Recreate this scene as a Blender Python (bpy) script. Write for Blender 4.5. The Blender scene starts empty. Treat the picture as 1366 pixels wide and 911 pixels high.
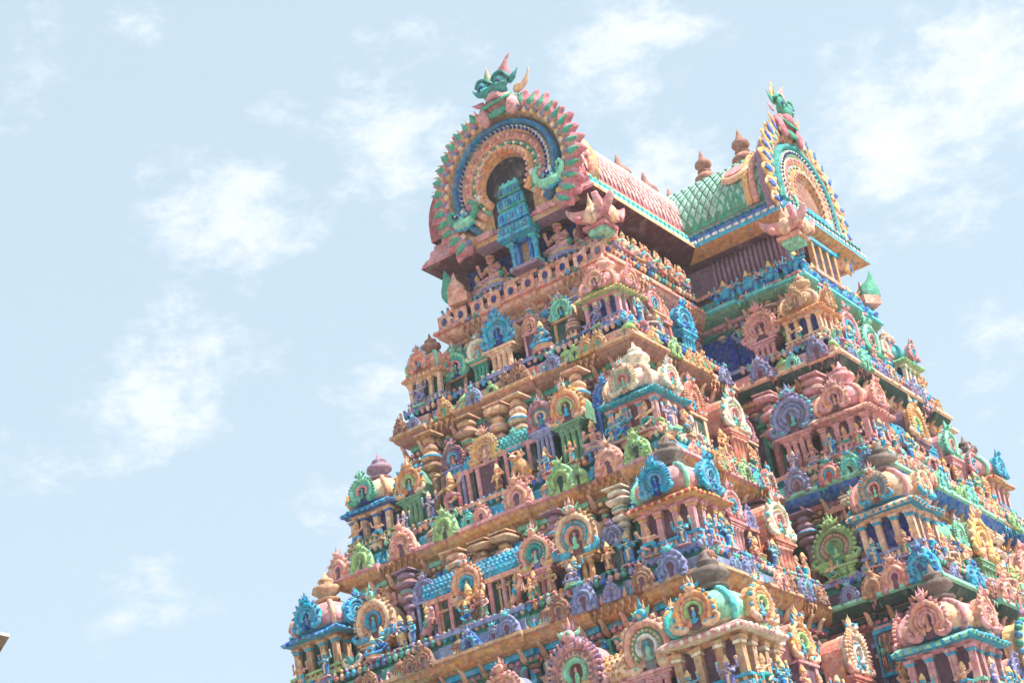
import bpy, math, random
from mathutils import Vector, Matrix
from mathutils.bvhtree import BVHTree
from mathutils import noise as MN
random.seed(7)
PI = math.pi
R = math.radians
SC = bpy.context.scene
COL = SC.collection

# ------------------------------------------------------------------ paint colours (sRGB 0-255)
PAL = dict(pink=(216,146,148), rose=(200,116,130), salmon=(228,162,138), coral=(222,138,114), peach=(234,186,150),
 ochre=(206,150,92), orange=(232,158,106), gold=(224,174,106), tan=(198,152,112), brown=(160,110,92), cream=(236,222,196),
 white=(226,222,214), turq=(0,164,204), blue=(24,104,190), sky=(70,170,205), navy=(20,44,124), teal=(36,160,160),
 aqua=(84,206,206), mint=(136,212,178), jade=(66,164,136), green=(112,160,124), dkgreen=(44,76,68), lime=(162,200,124),
 olive=(132,160,104), lav=(138,140,192), slate=(122,138,178), mauve=(158,124,152), plum=(110,72,92), wine=(134,66,76),
 red=(186,58,60), maroon=(92,42,52), royal=(24,62,168), yellow=(226,188,122), grey=(128,128,130), dark=(50,42,48), stone=(120,104,98), violet=(96,94,166),
 dusty=(222,172,168), verd=(150,200,182), bluet=(20,112,160), blush=(234,196,182), amber=(202,148,96), dirt=(120,104,84), sandw=(214,206,190))
def lin(c):
    c = c / 255.0
    return c / 12.92 if c <= 0.04045 else ((c + 0.055) / 1.055) ** 2.4
LIN = {k: tuple(lin(x) for x in v) + (1.0,) for k, v in PAL.items()}

# ------------------------------------------------------------------ mesh builder
class MB:
    def __init__(s): s.v = []; s.f = []; s.c = []; s.sm = []
    def add(s, vs, fs, col, smooth=False, M=None):
        o = len(s.v)
        if M is not None: vs = [M @ Vector(p) for p in vs]
        s.v += [tuple(p) for p in vs]
        for i, f in enumerate(fs):
            s.f.append(tuple(o + k for k in f)); s.c.append(col[i] if isinstance(col, list) else col); s.sm.append(smooth)
    def merge(s, b, M=None):
        o = len(s.v)
        s.v += [tuple(M @ Vector(p)) for p in b.v] if M is not None else b.v
        s.f += [tuple(o + k for k in f) for f in b.f]; s.c += b.c; s.sm += b.sm
    def box(s, x, y, z, sx, sy, sz, col, M=None, top=1.0, bot=1.0):
        """centre x,y; base z; full sizes; top/bot scale"""
        hx, hy = sx / 2, sy / 2
        vs = []
        for zz, k in ((z, bot), (z + sz, top)):
            vs += [(x - hx*k, y - hy*k, zz), (x + hx*k, y - hy*k, zz), (x + hx*k, y + hy*k, zz), (x - hx*k, y + hy*k, zz)]
        s.add(vs, [(3,2,1,0),(4,5,6,7),(0,1,5,4),(1,2,6,5),(2,3,7,6),(3,0,4,7)], col, False, M)
    def lathe(s, prof, col, n=12, M=None, sq=0.0, smooth=True, ph=0.0):
        """prof: [(r,z)]; col: one or a list per segment; sq: 0 round .. 1 square"""
        vs = []; fs = []; cs = []
        for r, z in prof:
            for i in range(n):
                a = 2*PI*i/n + ph
                k = 1.0
                if sq:
                    m = max(abs(math.cos(a)), abs(math.sin(a)))
                    k = (1 - sq) + sq / m
                vs.append((r*k*math.cos(a), r*k*math.sin(a), z))
        for j in range(len(prof) - 1):
            for i in range(n):
                i2 = (i + 1) % n
                fs.append((j*n + i, j*n + i2, (j+1)*n + i2, (j+1)*n + i)); cs.append(col[j % len(col)] if isinstance(col, list) else col)
        s.add(vs, fs, cs, smooth, M)
        o = len(s.v) - len(vs)
        last = col[-1] if isinstance(col, list) else col
        first = col[0] if isinstance(col, list) else col
        s.f.append(tuple(o + (len(prof)-1)*n + i for i in range(n))); s.c.append(last); s.sm.append(False)
        s.f.append(tuple(o + n - 1 - i for i in range(n))); s.c.append(first); s.sm.append(False)
    def ell(s, c, r, col, n=8, m=5, M=None):
        if isinstance(r, (int, float)): r = (r, r, r)
        vs = [(c[0], c[1], c[2] - r[2])]
        for j in range(1, m):
            t = -PI/2 + PI*j/m
            for i in range(n):
                a = 2*PI*i/n
                vs.append((c[0] + r[0]*math.cos(t)*math.cos(a), c[1] + r[1]*math.cos(t)*math.sin(a), c[2] + r[2]*math.sin(t)))
        vs.append((c[0], c[1], c[2] + r[2]))
        fs = []
        for i in range(n): fs.append((0, 1 + (i+1) % n, 1 + i))
        for j in range(m - 2):
            for i in range(n):
                a, b = 1 + j*n + i, 1 + j*n + (i+1) % n
                fs.append((a, b, b + n, a + n))
        L = len(vs) - 1
        for i in range(n): fs.append((L, 1 + (m-2)*n + i, 1 + (m-2)*n + (i+1) % n))
        s.add(vs, fs, col, True, M)
    def tube(s, pts, rad, col, n=7, M=None, flat=1.0, fax=None):
        """tube through pts with radii; flat<1 squashes along the axis fax"""
        pts = [Vector(p) for p in pts]
        if isinstance(rad, (int, float)): rad = [rad]*len(pts)
        vs = []; fs = []
        fa = Vector(fax) if fax else Vector((0.13, 1, 0.07))
        for j, p in enumerate(pts):
            t = (pts[min(j+1, len(pts)-1)] - pts[max(j-1, 0)]).normalized()
            b = (fa - t*fa.dot(t))
            if b.length < 1e-4: b = Vector((1,0,0)) - t*t.x
            b.normalize(); a = t.cross(b)
            for i in range(n):
                w = 2*PI*i/n
                vs.append(p + a*rad[j]*math.cos(w) + b*rad[j]*flat*math.sin(w))
        for j in range(len(pts)-1):
            for i in range(n):
                i2 = (i+1) % n
                fs.append((j*n+i, j*n+i2, (j+1)*n+i2, (j+1)*n+i))
        fs.append(tuple(range(n-1, -1, -1))); fs.append(tuple((len(pts)-1)*n + i for i in range(n)))
        s.add(vs, fs, col, True, M)
    def prism(s, out, y0, y1, col, M=None, bev=0.0, side=None):
        """outline [(x,z)] counter-clockwise seen from -y; front face at y0 (towards -y), back y1"""
        n = len(out); cx = sum(p[0] for p in out)/n; cz = sum(p[1] for p in out)/n
        vs = []; fs = []; cs = []
        rows = [(y0, 1 - bev), (y0 + (0.04 if bev else 0), 1.0), (y1, 1.0)] if bev else [(y0, 1.0), (y1, 1.0)]
        for y, k in rows:
            vs += [(cx + (x-cx)*k, y, cz + (z-cz)*k) for x, z in out]
        fs.append(tuple(range(n))); cs.append(col)
        for j in range(len(rows)-1):
            for i in range(n):
                i2 = (i+1) % n
                fs.append((j*n+i2, j*n+i, (j+1)*n+i, (j+1)*n+i2)); cs.append(side or col)
        fs.append(tuple((len(rows)-1)*n + i for i in range(n-1, -1, -1))); cs.append(side or col)
        s.add(vs, fs, cs, False, M)
    def ring(s, cx, cz, r0, r1, a0, a1, yf, yb, col, n=22, ez=1.0, ex=1.0, M=None):
        """half round arched band in the xz plane; front bulges to yf, back at yb"""
        vs = []; fs = []
        pr = [(r1, yb), (r1, yf*0.45 + yb*0.55), (r1*0.72 + r0*0.28, yf), (r1*0.28 + r0*0.72, yf), (r0, yf*0.45 + yb*0.55), (r0, yb)]
        m = len(pr)
        for i in range(n+1):
            a = R(a0 + (a1-a0)*i/n); ca, sa = math.cos(a), math.sin(a)
            for r, y in pr: vs.append((cx + r*ca*ex, y, cz + r*sa*ez))
        for i in range(n):
            for j in range(m-1):
                fs.append((i*m+j, i*m+j+1, (i+1)*m+j+1, (i+1)*m+j))
        fs.append(tuple(range(m-1, -1, -1))); fs.append(tuple(n*m + j for j in range(m)))
        s.add(vs, fs, col, True, M)
    def leaf(s, p, d, L, w, col, curl=0.0, th=0.35, M=None, n=7, rows=6, y=0.0, tip=2.2):
        """pointed leaf in the xz plane from p along angle d (deg), curling by curl degrees"""
        pts = []; rad = []
        x, z = p[0], p[-1]; a = R(d)
        for i in range(rows+1):
            t = i/rows
            pts.append((x, y, z)); rad.append(w*0.5*(0.55 + 0.45*math.sin(PI*min(1, t*1.3 + .15)))*(1 - t**tip) + 0.004*w)
            x += math.cos(a)*L/rows; z += math.sin(a)*L/rows; a += R(curl)/rows
        s.tube(pts, rad, col, n, M, th, (0, 1, 0))
    def warp(s, amp, freq, seed):
        o = Vector((seed*3.7, seed*1.3, seed*7.1)); out = []
        for p in s.v:
            q = Vector(p); out.append(tuple(q + MN.noise_vector(q*freq + o)*amp + MN.noise_vector(q*freq*3 + o)*amp*.35))
        s.v = out; return s
    def mesh(s, name):
        me = bpy.data.meshes.new(name)
        me.from_pydata(s.v, [], s.f)
        me.polygons.foreach_set('use_smooth', s.sm)
        at = me.color_attributes.new('paint', 'FLOAT_COLOR', 'CORNER')
        buf = []
        for f, c in zip(s.f, s.c):
            buf += list(LIN[c]) * len(f)
        at.data.foreach_set('color', buf)
        me.materials.append(STUCCO)
        me.update()
        return me

# ------------------------------------------------------------------ materials
def new_mat(name):
    m = bpy.data.materials.new(name); m.use_nodes = True
    nt = m.node_tree
    return m, nt, nt.nodes['Principled BSDF'], nt.nodes, nt.links
def stucco_material():
    m, nt, b, N, Lk = new_mat('painted_stucco')
    at = N.new('ShaderNodeVertexColor'); at.layer_name = 'paint'
    geo = N.new('ShaderNodeNewGeometry')
    def noise(scale, detail, vec):
        t = N.new('ShaderNodeTexNoise'); t.inputs['Scale'].default_value = scale; t.inputs['Detail'].default_value = detail
        Lk.new(vec, t.inputs['Vector']); return t
    n1 = noise(1.7, 5, geo.outputs['Position'])
    n2 = noise(9.0, 4, geo.outputs['Position'])
    mp = N.new('ShaderNodeMapping'); mp.inputs['Scale'].default_value = (7, 7, .9); Lk.new(geo.outputs['Position'], mp.inputs['Vector'])
    n3 = noise(1.0, 4, mp.outputs['Vector'])
    # faded paint: value and saturation drift over a metre or so
    r1 = N.new('ShaderNodeMapRange'); r1.inputs[1].default_value = .3; r1.inputs[2].default_value = .7; r1.inputs[3].default_value = .86; r1.inputs[4].default_value = 1.14
    Lk.new(n1.outputs['Fac'], r1.inputs[0])
    r2 = N.new('ShaderNodeMapRange'); r2.inputs[1].default_value = .3; r2.inputs[2].default_value = .7; r2.inputs[3].default_value = .82; r2.inputs[4].default_value = 1.12
    Lk.new(n2.outputs['Fac'], r2.inputs[0])
    hs = N.new('ShaderNodeHueSaturation'); Lk.new(at.outputs['Color'], hs.inputs['Color']); Lk.new(r2.outputs[0], hs.inputs['Value']); Lk.new(r1.outputs[0], hs.inputs['Saturation'])
    hs.inputs['Hue'].default_value = .5
    # small brush-painted patches in neighbouring tints
    vo = N.new('ShaderNodeTexVoronoi'); vo.inputs['Scale'].default_value = 11; Lk.new(geo.outputs['Position'], vo.inputs['Vector'])
    sp = N.new('ShaderNodeSeparateColor'); Lk.new(vo.outputs['Color'], sp.inputs[0])
    h2 = N.new('ShaderNodeHueSaturation'); Lk.new(hs.outputs[0], h2.inputs['Color'])
    def rng(src, f0, f1, t0, t1):
        r = N.new('ShaderNodeMapRange'); r.inputs[1].default_value = f0; r.inputs[2].default_value = f1; r.inputs[3].default_value = t0; r.inputs[4].default_value = t1
        Lk.new(src, r.inputs[0]); return r.outputs[0]
    Lk.new(rng(sp.outputs[0], 0, 1, .475, .525), h2.inputs['Hue']); Lk.new(rng(sp.outputs[1], 0, 1, .82, 1.14), h2.inputs['Value']); Lk.new(rng(sp.outputs[2], 0, 1, .78, 1.06), h2.inputs['Saturation'])
    def over(fac, col, under):
        m_ = N.new('ShaderNodeMix'); m_.data_type = 'RGBA'; Lk.new(fac, m_.inputs[0]); Lk.new(under, m_.inputs[6]); m_.inputs[7].default_value = col; return m_
    chalk = over(rng(n1.outputs['Fac'], .54, .75, 0, .28), (.62, .56, .52, 1), h2.outputs[0])          # chalky bleached paint
    n5 = noise(3.2, 7, geo.outputs['Position'])
    worn = over(rng(n5.outputs['Fac'], .63, .70, 0, .4), (.36, .31, .28, 1), chalk.outputs[2])          # chipped to bare plaster
    n6 = noise(5.5, 8, geo.outputs['Position'])
    soot = over(rng(n6.outputs['Fac'], .58, .72, 0, .5), (.10, .085, .08, 1), worn.outputs[2])          # black mould spots
    mx = over(rng(n3.outputs['Fac'], .53, .74, 0, .58), (.15, .125, .11, 1), soot.outputs[2])            # rain streaks
    Lk.new(mx.outputs[2], b.inputs['Base Color'])
    b.inputs['Roughness'].default_value = .8; b.inputs['Specular IOR Level'].default_value = .25
    bp = N.new('ShaderNodeBump'); bp.inputs['Strength'].default_value = .5; bp.inputs['Distance'].default_value = .03
    n4 = noise(14, 5, geo.outputs['Position']); Lk.new(n4.outputs['Fac'], bp.inputs['Height']); Lk.new(bp.outputs[0], b.inputs['Normal'])
    return m
STUCCO = stucco_material()
def ground_material():
    m, nt, b, N, Lk = new_mat('dry_ground')
    geo = N.new('ShaderNodeNewGeometry'); t = N.new('ShaderNodeTexNoise'); t.inputs['Scale'].default_value = .35; t.inputs['Detail'].default_value = 8
    Lk.new(geo.outputs['Position'], t.inputs['Vector'])
    cr = N.new('ShaderNodeValToRGB'); cr.color_ramp.elements[0].color = (.26, .21, .16, 1); cr.color_ramp.elements[1].color = (.46, .40, .32, 1)
    Lk.new(t.outputs['Fac'], cr.inputs[0]); Lk.new(cr.outputs[0], b.inputs['Base Color']); b.inputs['Roughness'].default_value = .95
    return m

# ------------------------------------------------------------------ object helpers
TLOC = Vector((47.85, 23.99, 0))
def link(name, me, parent=None, M=None, kind=None):
    o = bpy.data.objects.new(name, me); COL.objects.link(o)
    if M is not None: o.matrix_world = M
    if parent is not None:
        o.parent = parent
        if parent.type == 'EMPTY': o.matrix_parent_inverse = Matrix.Translation(-TLOC)
    if kind: o['kind'] = kind
    return o
def tag(o, label, cat, group=None):
    o['label'] = label; o['category'] = cat
    if group: o['group'] = group
    return o
# ------------------------------------------------------------------ ornament: horseshoe arches
# palette: outer, teeth, middle, inner, hole, scroll, crown, crown2
AP = dict(
 mint=('mint','mint','aqua','mint','dkgreen','mint','turq','pink'), turq=('turq','sky','turq','sky','navy','turq','blue','turq'),
 jade=('mint','jade','aqua','pink','navy','jade','jade','mint'), pink=('salmon','pink','salmon','peach','plum','pink','pink','salmon'),
 orange=('orange','gold','salmon','lime','plum','peach','turq','peach'), gold=('gold','gold','orange','gold','pink','gold','peach','pink'),
 plum=('plum','mauve','violet','turq','wine','plum','coral','mauve'), rose=('rose','mauve','teal','peach','blue','rose','teal','pink'),
 blue=('blue','lav','turq','blue','navy','blue','lav','sky'), sky=('aqua','aqua','turq','lav','plum','sky','aqua','mint'),
 peach=('peach','tan','turq','salmon','wine','turq','mint','pink'), medal=('salmon','orange','peach','turq','teal','peach','turq','salmon'),
 rain=('salmon','pink','jade','teal','violet','gold','mint','salmon'), sunset=('peach','tan','salmon','turq','wine','turq','turq','mint'),
 tan=('tan','tan','peach','tan','brown','tan','tan','tan'), lav=('lav','slate','mauve','lav','violet','lav','lav','mauve'),
 sunny=('pink','mauve','peach','mint','wine','pink','mint','pink'), mosaic=('salmon','peach','green','white','grey','peach','mint','turq'),
 coral=('coral','salmon','peach','coral','plum','coral','turq','coral'), opal=('cream','peach','mint','pink','ochre','cream','aqua','pink'),
 ruby=('pink','rose','salmon','turq','red','rose','teal','pink'), aqua=('cream','peach','turq','white','wine','salmon','turq','peach'),
 pinkall=('salmon','pink','salmon','pink','plum','pink','salmon','pink'), lime=('lime','mint','lime','olive','dkgreen','lime','lime','olive'),
 slate=('lav','slate','slate','lav','plum','slate','aqua','lav'), amber=('ochre','gold','tan','ochre','jade','ochre','gold','tan'),
 olive=('olive','lime','rose','olive','jade','lime','lime','olive'), citrus=('yellow','jade','coral','gold','wine','gold','turq','rose'),
 brown=('brown','tan','brown','tan','plum','brown','brown','tan'), mauve=('mauve','lav','slate','mauve','plum','mauve','lav','mauve'))
_cache = {}
rv = random.Random(3)
def arch_mesh(pal, hi=True, var=None):
    """unit horseshoe arch: outer radius 1, centre at the origin, front towards -y"""
    var = rv.randrange(4) if var is None else var
    key = ('arch', pal, hi, var)
    if key in _cache: return _cache[key]
    o, te, mi, inn, ho, scr, cr, cr2 = AP[pal]
    b = MB(); n = 20 if hi else 12
    a0, a1 = -42, 222
    out = [(.93*math.cos(R(a)), .93*math.sin(R(a))) for a in [a0 + (a1-a0)*i/n for i in range(n+1)]]
    b.prism(out, -.02, .42, o)
    b.ring(0, 0, .70, 1.0, a0, a1, -.24, .05, o, n)
    b.ring(0, 0, .47, .71, a0, a1, -.15, .05, mi, n)
    b.ring(0, 0, .30, .48, a0, a1, -.22, .05, inn, n)
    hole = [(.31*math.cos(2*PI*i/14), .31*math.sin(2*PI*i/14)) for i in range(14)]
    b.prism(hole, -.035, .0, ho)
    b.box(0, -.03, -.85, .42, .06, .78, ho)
    # small figure in the opening
    b.ell((0, -.1, -.18), (.11, .08, .22), cr); b.ell((0, -.1, .1), (.075, .07, .09), cr2); b.ell((0, -.09, -.42), (.2, .09, .12), cr)
    k = 19 if hi else 11
    if var == 1: k = 27
    if var == 3: k = 13
    for i in range(k):                                    # scalloped, striped, beaded or flaming rim
        a = a0 + 8 + (a1 - a0 - 16)*i/(k-1)
        if abs(a - 90) < 14: continue
        ca, sa = math.cos(R(a)), math.sin(R(a)); tc = te if i % 2 or var == 0 else (scr if var == 1 else cr)
        if var == 0: b.leaf((1.0*ca, 1.0*sa), a, .2, .24, tc, 40 if a > 90 else -40, .7, n=5, rows=3, y=-.1)
        elif var == 1: b.tube([(.72*ca, -.25, .72*sa), (1.06*ca, -.22, 1.06*sa)], [.035, .06], tc, 5); b.ell((1.06*ca, -.12, 1.06*sa), .09, te, 5, 4)
        elif var == 2: b.ell((1.0*ca, -.12, 1.0*sa), (.11, .13, .11), tc, 6, 4)
        else: b.leaf((.95*ca, .95*sa), a + (20 if a < 90 else -20), .38, .3, tc, 50 if a > 90 else -50, .6, n=6, rows=4, y=-.12)
    if hi:                                                # bead course on the middle ring
        for i in range(15):
            a = R(a0 + 10 + (a1-a0-20)*i/14)
            b.ell((.59*math.cos(a), -.16, .59*math.sin(a)), .055, te if te != mi else inn, 5, 4)
    for s in (-1, 1):                                     # makara scroll feet
        b.ell((s*.66, -.12, -.72), (.36, .2, .2), scr, 7, 5)
        b.tube([(s*.8, -.15, -.74), (s*1.05, -.16, -.68), (s*1.16, -.15, -.48), (s*1.05, -.14, -.36), (s*.95, -.14, -.44)], [.17, .15, .12, .08, .03], scr, 6)
        b.ell((s*.55, -.24, -.66), .09, cr, 6, 4)
    # lion-face crown
    b.ell((0, -.14, 1.12), (.26, .24, .22), cr2, 8, 6)
    b.ell((0, -.3, 1.06), (.13, .12, .1), o, 6, 4)
    for s in (-1, 1):
        b.ell((s*.14, -.3, 1.2), .085, cr, 6, 4)
        b.leaf((s*.22, 1.12), 90 - s*62, .36, .2, cr, s*50, .5, n=5, rows=4, y=-.1)
        b.leaf((s*.12, 1.25), 90 - s*22, .4, .17, te, s*30, .5, n=5, rows=4, y=-.08)
    b.leaf((0, 1.28), 90, .5, .24, cr2, 0, .5, n=6, rows=4, y=-.08)
    b.warp(.07, 1.6, var*5 + len(pal))
    sx = (1, .92, 1.06, .96)[var]; b.v = [(x*sx, y, z*(1.06 - .06*var/2)) for x, y, z in b.v]
    _cache[key] = b.mesh('horseshoe_arch')
    return _cache[key]

def plaque_mesh(pal, var=None):
    """small leaf shaped arch plaque of the cornice: radius 1, base at z=-1"""
    var = rv.randrange(3) if var is None else var
    key = ('plq', pal, var)
    if key in _cache: return _cache[key]
    o, te, mi, inn, ho, scr, cr, cr2 = AP[pal]
    b = MB()
    out = [(1.0, -1), (1.06, -.5), (.98, 0), (.8, .42), (.5, .78), (.22, 1.0), (0, 1.12)]
    out = out + [(-x, z) for x, z in reversed(out[:-1])]
    b.prism(out, -.1, .3, o, bev=.1)
    b.ring(0, -.2, .5, .8, -40, 220, -.26, 0, mi, 12)
    b.ring(0, -.2, .26, .5, -40, 220, -.2, 0, inn, 12)
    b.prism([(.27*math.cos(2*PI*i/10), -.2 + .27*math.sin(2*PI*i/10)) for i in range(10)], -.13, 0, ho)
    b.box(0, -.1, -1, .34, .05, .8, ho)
    for i in range(9):
        a = R(-25 + 230*i/8)
        if var == 0: b.ell((.95*math.cos(a), -.1, -.15 + .95*math.sin(a)), .15, te, 6, 4)
        elif var == 1: b.leaf((.85*math.cos(a), -.15 + .85*math.sin(a)), math.degrees(a), .4, .3, te, 30, .6, n=5, rows=3, y=-.08)
        else: b.tube([(.3*math.cos(a), -.24, -.2 + .3*math.sin(a)), (.95*math.cos(a), -.16, -.15 + .95*math.sin(a))], [.04, .09], te if i % 2 else cr, 5)
    b.ell((0, -.12, 1.02), (.28, .2, .22), cr); b.leaf((0, 1.1), 90, .55, .3, cr2, 0, .5, n=6, rows=4, y=-.05)
    for s in (-1, 1): b.leaf((s*.15, 1.0), 90 - s*55, .5, .22, cr, s*40, .5, n=5, rows=4, y=-.08)
    for s in (-1, 1): b.ell((s*.82, -.16, -.85), (.26, .16, .16), scr, 7, 5)
    b.warp(.09, 1.5, len(_cache)); _cache[key] = b.mesh('arch_plaque'); return _cache[key]

def flower_mesh(pc, petal, heart, hr=.3):
    key = ('flower', pc, petal, heart, hr)
    if key in _cache: return _cache[key]
    b = MB()
    b.box(0, 0, -.9, 2.3, .14, 1.8, pc)
    for i in range(8):
        a = 360*i/8; b.leaf((.2*math.cos(R(a)), .2*math.sin(R(a))), a, .62, .42, petal, 0, .4, n=6, rows=4, y=-.1)
    b.ell((0, -.14, 0), (hr, .2, hr), heart, 8, 5)
    for s in (-1, 1):
        for t in (-1, 1): b.ell((s*.95, -.09, t*.68), (.16, .1, .16), petal, 6, 4)
    b.warp(.06, 1.7, len(_cache)); _cache[key] = b.mesh('flower_panel'); return _cache[key]

def knob_mesh(c1, c2):
    key = ('knob', c1, c2)
    if key in _cache: return _cache[key]
    b = MB()
    b.box(0, 0, -1, 1.9, 1.0, .9, c2, top=.95)
    b.box(0, -.05, -.1, 2.2, 1.3, .18, c1)
    for i in range(4): b.box(-.66 + .44*i, -.52, -.9, .2, .1, .7, c1)
    b.lathe([(1.02, .08), (1.1, .35), (.9, .7), (.45, .95), (.12, 1.1), (.2, 1.25), (.02, 1.5)], c1, 12, Matrix.Diagonal((1, .62, 1, 1)), sq=.5)
    b.warp(.06, 1.7, len(_cache)); _cache[key] = b.mesh('domed_block'); return _cache[key]

# ------------------------------------------------------------------ pavilions
# dome, dome2, eave, eave2, pillar, core, base, finial, arch palette
KP = dict(
 coral=('salmon','mint','coral','peach','peach','dkgreen','lav','brown','coral'),
 blush=('pink','salmon','orange','lime','pink','navy','lav','salmon','pink'),
 sand=('tan','peach','ochre','orange','peach','navy','peach','tan','tan'),
 pearl=('blush','peach','teal','turq','pink','wine','lime','cream','opal'),
 apricot=('peach','orange','turq','blue','peach','navy','olive','mauve','jade'),
 blossom=('pink','salmon','salmon','pink','pink','plum','pink','pink','pinkall'),
 candy=('pink','mint','red','gold','pink','plum','turq','stone','turq'),
 dusk=('pink','salmon','blue','turq','tan','dkgreen','lime','tan','turq'),
 clay=('peach','pink','peach','turq','peach','navy','lav','stone','peach'),
 melon=('mint','aqua','pink','cream','tan','plum','turq','stone','orange'),
 honey=('peach','pink','mint','turq','pink','plum','mint','stone','pinkall'),
 sea=('aqua','turq','mint','lime','cream','navy','lav','peach','ruby'))
def pavilion(tower, pal, w, hb, hd, M, arches=(0, 1, 2, 3)):
    """square domed corner pavilion: root mesh is its pillared body"""
    d1, d2, e1, e2, pc, core, bc, fc, ap = KP[pal]
    key = ('kuta', pal, round(w, 2), round(hb, 2), round(hd, 2))
    if key not in _cache:
        b = MB(); h = w/2
        b.box(0, 0, 0, w*1.12, w*1.12, hb*.09, bc); b.box(0, 0, hb*.09, w*1.02, w*1.02, hb*.08, pc); b.box(0, 0, hb*.17, w*1.1, w*1.1, hb*.06, bc)
        b.box(0, 0, hb*.2, w*.78, w*.78, hb*.78, core)
        for sx in (-1, -.36, .36, 1):
            for sy in (-1, -.36, .36, 1):
                if abs(sx) != 1 and abs(sy) != 1: continue
                b.box(sx*w*.43, sy*w*.43, hb*.23, w*.1, w*.1, hb*.56, pc)
                b.box(sx*w*.43, sy*w*.43, hb*.79, w*.13, w*.13, hb*.06, e2); b.box(sx*w*.43, sy*w*.43, hb*.85, w*.16, w*.16, hb*.07, pc)
        for i in range(9):                                # balustrade teeth
            for s in (-1, 1):
                b.box((i-4)*w*.115, s*w*.545, hb*.02, w*.05, w*.04, hb*.14, pc); b.box(s*w*.545, (i-4)*w*.115, hb*.02, w*.04, w*.05, hb*.14, pc)
        b.warp(.05, 1.3, len(_cache)); body = b.mesh('corner_pavilion')
        b = MB(); q = math.sqrt(.5)*0 + 1
        b.lathe([(h*.86, 0), (h*.98, .05*w), (h*1.2, .06*w), (h*1.24, .1*w), (h*1.1, .16*w), (h*.9, .2*w)], [pc, e2, e1, e1, e2], 24, sq=1.0, smooth=False, ph=PI/4)
        for i in range(9):
            for s in (-1, 1):
                b.ell(((i-4)*w*.135, s*h*1.22, .09*w), w*.035, e2, 6, 4); b.ell((s*h*1.22, (i-4)*w*.135, .09*w), w*.035, e2, 6, 4)
        b.warp(.05, 1.3, len(_cache)); eave = b.mesh('eave')
        b = MB()
        prof = [(h*.8, 0), (h*1.0, hd*.08), (h*1.1, hd*.26), (h*1.05, hd*.44), (h*.9, hd*.62), (h*.64, hd*.8), (h*.36, hd*.92), (h*.22, hd)]
        b.lathe(prof, [e2, d1, d1, d1, d1, d1, d2], 24, sq=.62, ph=PI/4)
        for s in range(4):                                # hip ribs
            a = PI/4 + s*PI/2
            pts = [((r*(1-.62) + r*.62/max(abs(math.cos(a)), abs(math.sin(a))))*math.cos(a)*1.0, (r*(1-.62) + r*.62/max(abs(math.cos(a)), abs(math.sin(a))))*math.sin(a), z) for r, z in prof]
            b.tube(pts, w*.045, d2, 6)
        b.warp(.05, 1.3, len(_cache)); dome = b.mesh('dome')
        b = MB()
        f = w*.27
        b.lathe([(f*.7, 0), (f*.9, f*.15), (f*.55, f*.3), (f*.5, f*.4), (f*.95, f*.7), (f*.9, f*1.0), (f*.4, f*1.2), (f*.55, f*1.35), (f*.5, f*1.5), (f*.2, f*1.65), (f*.05, f*2.1)], fc, 12)
        b.warp(.05, 1.3, len(_cache)); fin = b.mesh('finial')
        _cache[key] = (body, eave, dome, fin)
    body, eave, dome, fin = _cache[key]
    o = link('corner_pavilion', body, tower, M)
    def sub(n, me, m): 
        c = link(n, me, o); c.matrix_local = m; return c
    sub('eave', eave, Matrix.Translation((0, 0, hb*.92))); sub('dome', dome, Matrix.Translation((0, 0, hb*.92 + w*.2)))
    sub('finial', fin, Matrix.Translation((0, 0, hb*.92 + w*.2 + hd*.97)))
    for k in arches:
        m = Matrix.Rotation(k*PI/2, 4, 'Z') @ Matrix.Translation((0, -w*.6, hb*.92 + w*.2 + hd*.36)) @ Matrix.Scale(w*.27, 4)
        sub('horseshoe_arch', arch_mesh(ap), m)
    return o

def pedestal_mesh(c, c2, w, h, kind, core='dkgreen'):
    """pillared stand under an arch: top at z=0, foot at z=-h; behind it a plain body"""
    key = ('ped', c, c2, round(w, 1), round(h, 1), kind, core)
    if key in _cache: return _cache[key]
    b = MB()
    b.prism([(w*.5*math.cos(PI*i/12)*.92, w*.45 + w*.46*math.sin(PI*i/12)) for i in range(13)] + [(-w*.46, 0), (w*.46, 0)], .08, .6, c2)
    if h > .12:
        if kind == 'l':
            b.box(0, .1, -.07, w*1.0, .5, .07, c); b.box(0, .1, -.13, w*.85, .44, .06, c2); b.box(0, .1, -.18, w*.72, .4, .05, c)
            for s in (-1, -.33, .33, 1):
                b.lathe([(w*.09, -h + .1), (w*.075, -h*.6), (w*.07, -.26), (w*.1, -.24), (w*.1, -.18)], c, 8, Matrix.Translation((s*w*.27, -.02, 0)))
            b.box(0, .3, -h + .08, w*.5, .5, h - .2, c2 if core is None else core)
            b.box(0, .1, -h, w*1.0, .54, .06, c); b.box(0, .1, -h + .06, w*.85, .48, .05, c2)
        else:
            b.box(0, .25, -h, w*.9, .6, h, core); b.box(0, .1, -.06, w*.95, .45, .06, c)
            for s in (-1, 1): b.box(s*w*.36, -.02, -h, w*.14, .14, h - .06, c)
            b.box(0, .08, -h, w*.95, .46, .07, c2)
    b.warp(.03, 2.0, len(_cache)); _cache[key] = b.mesh('niche'); return _cache[key]

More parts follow.
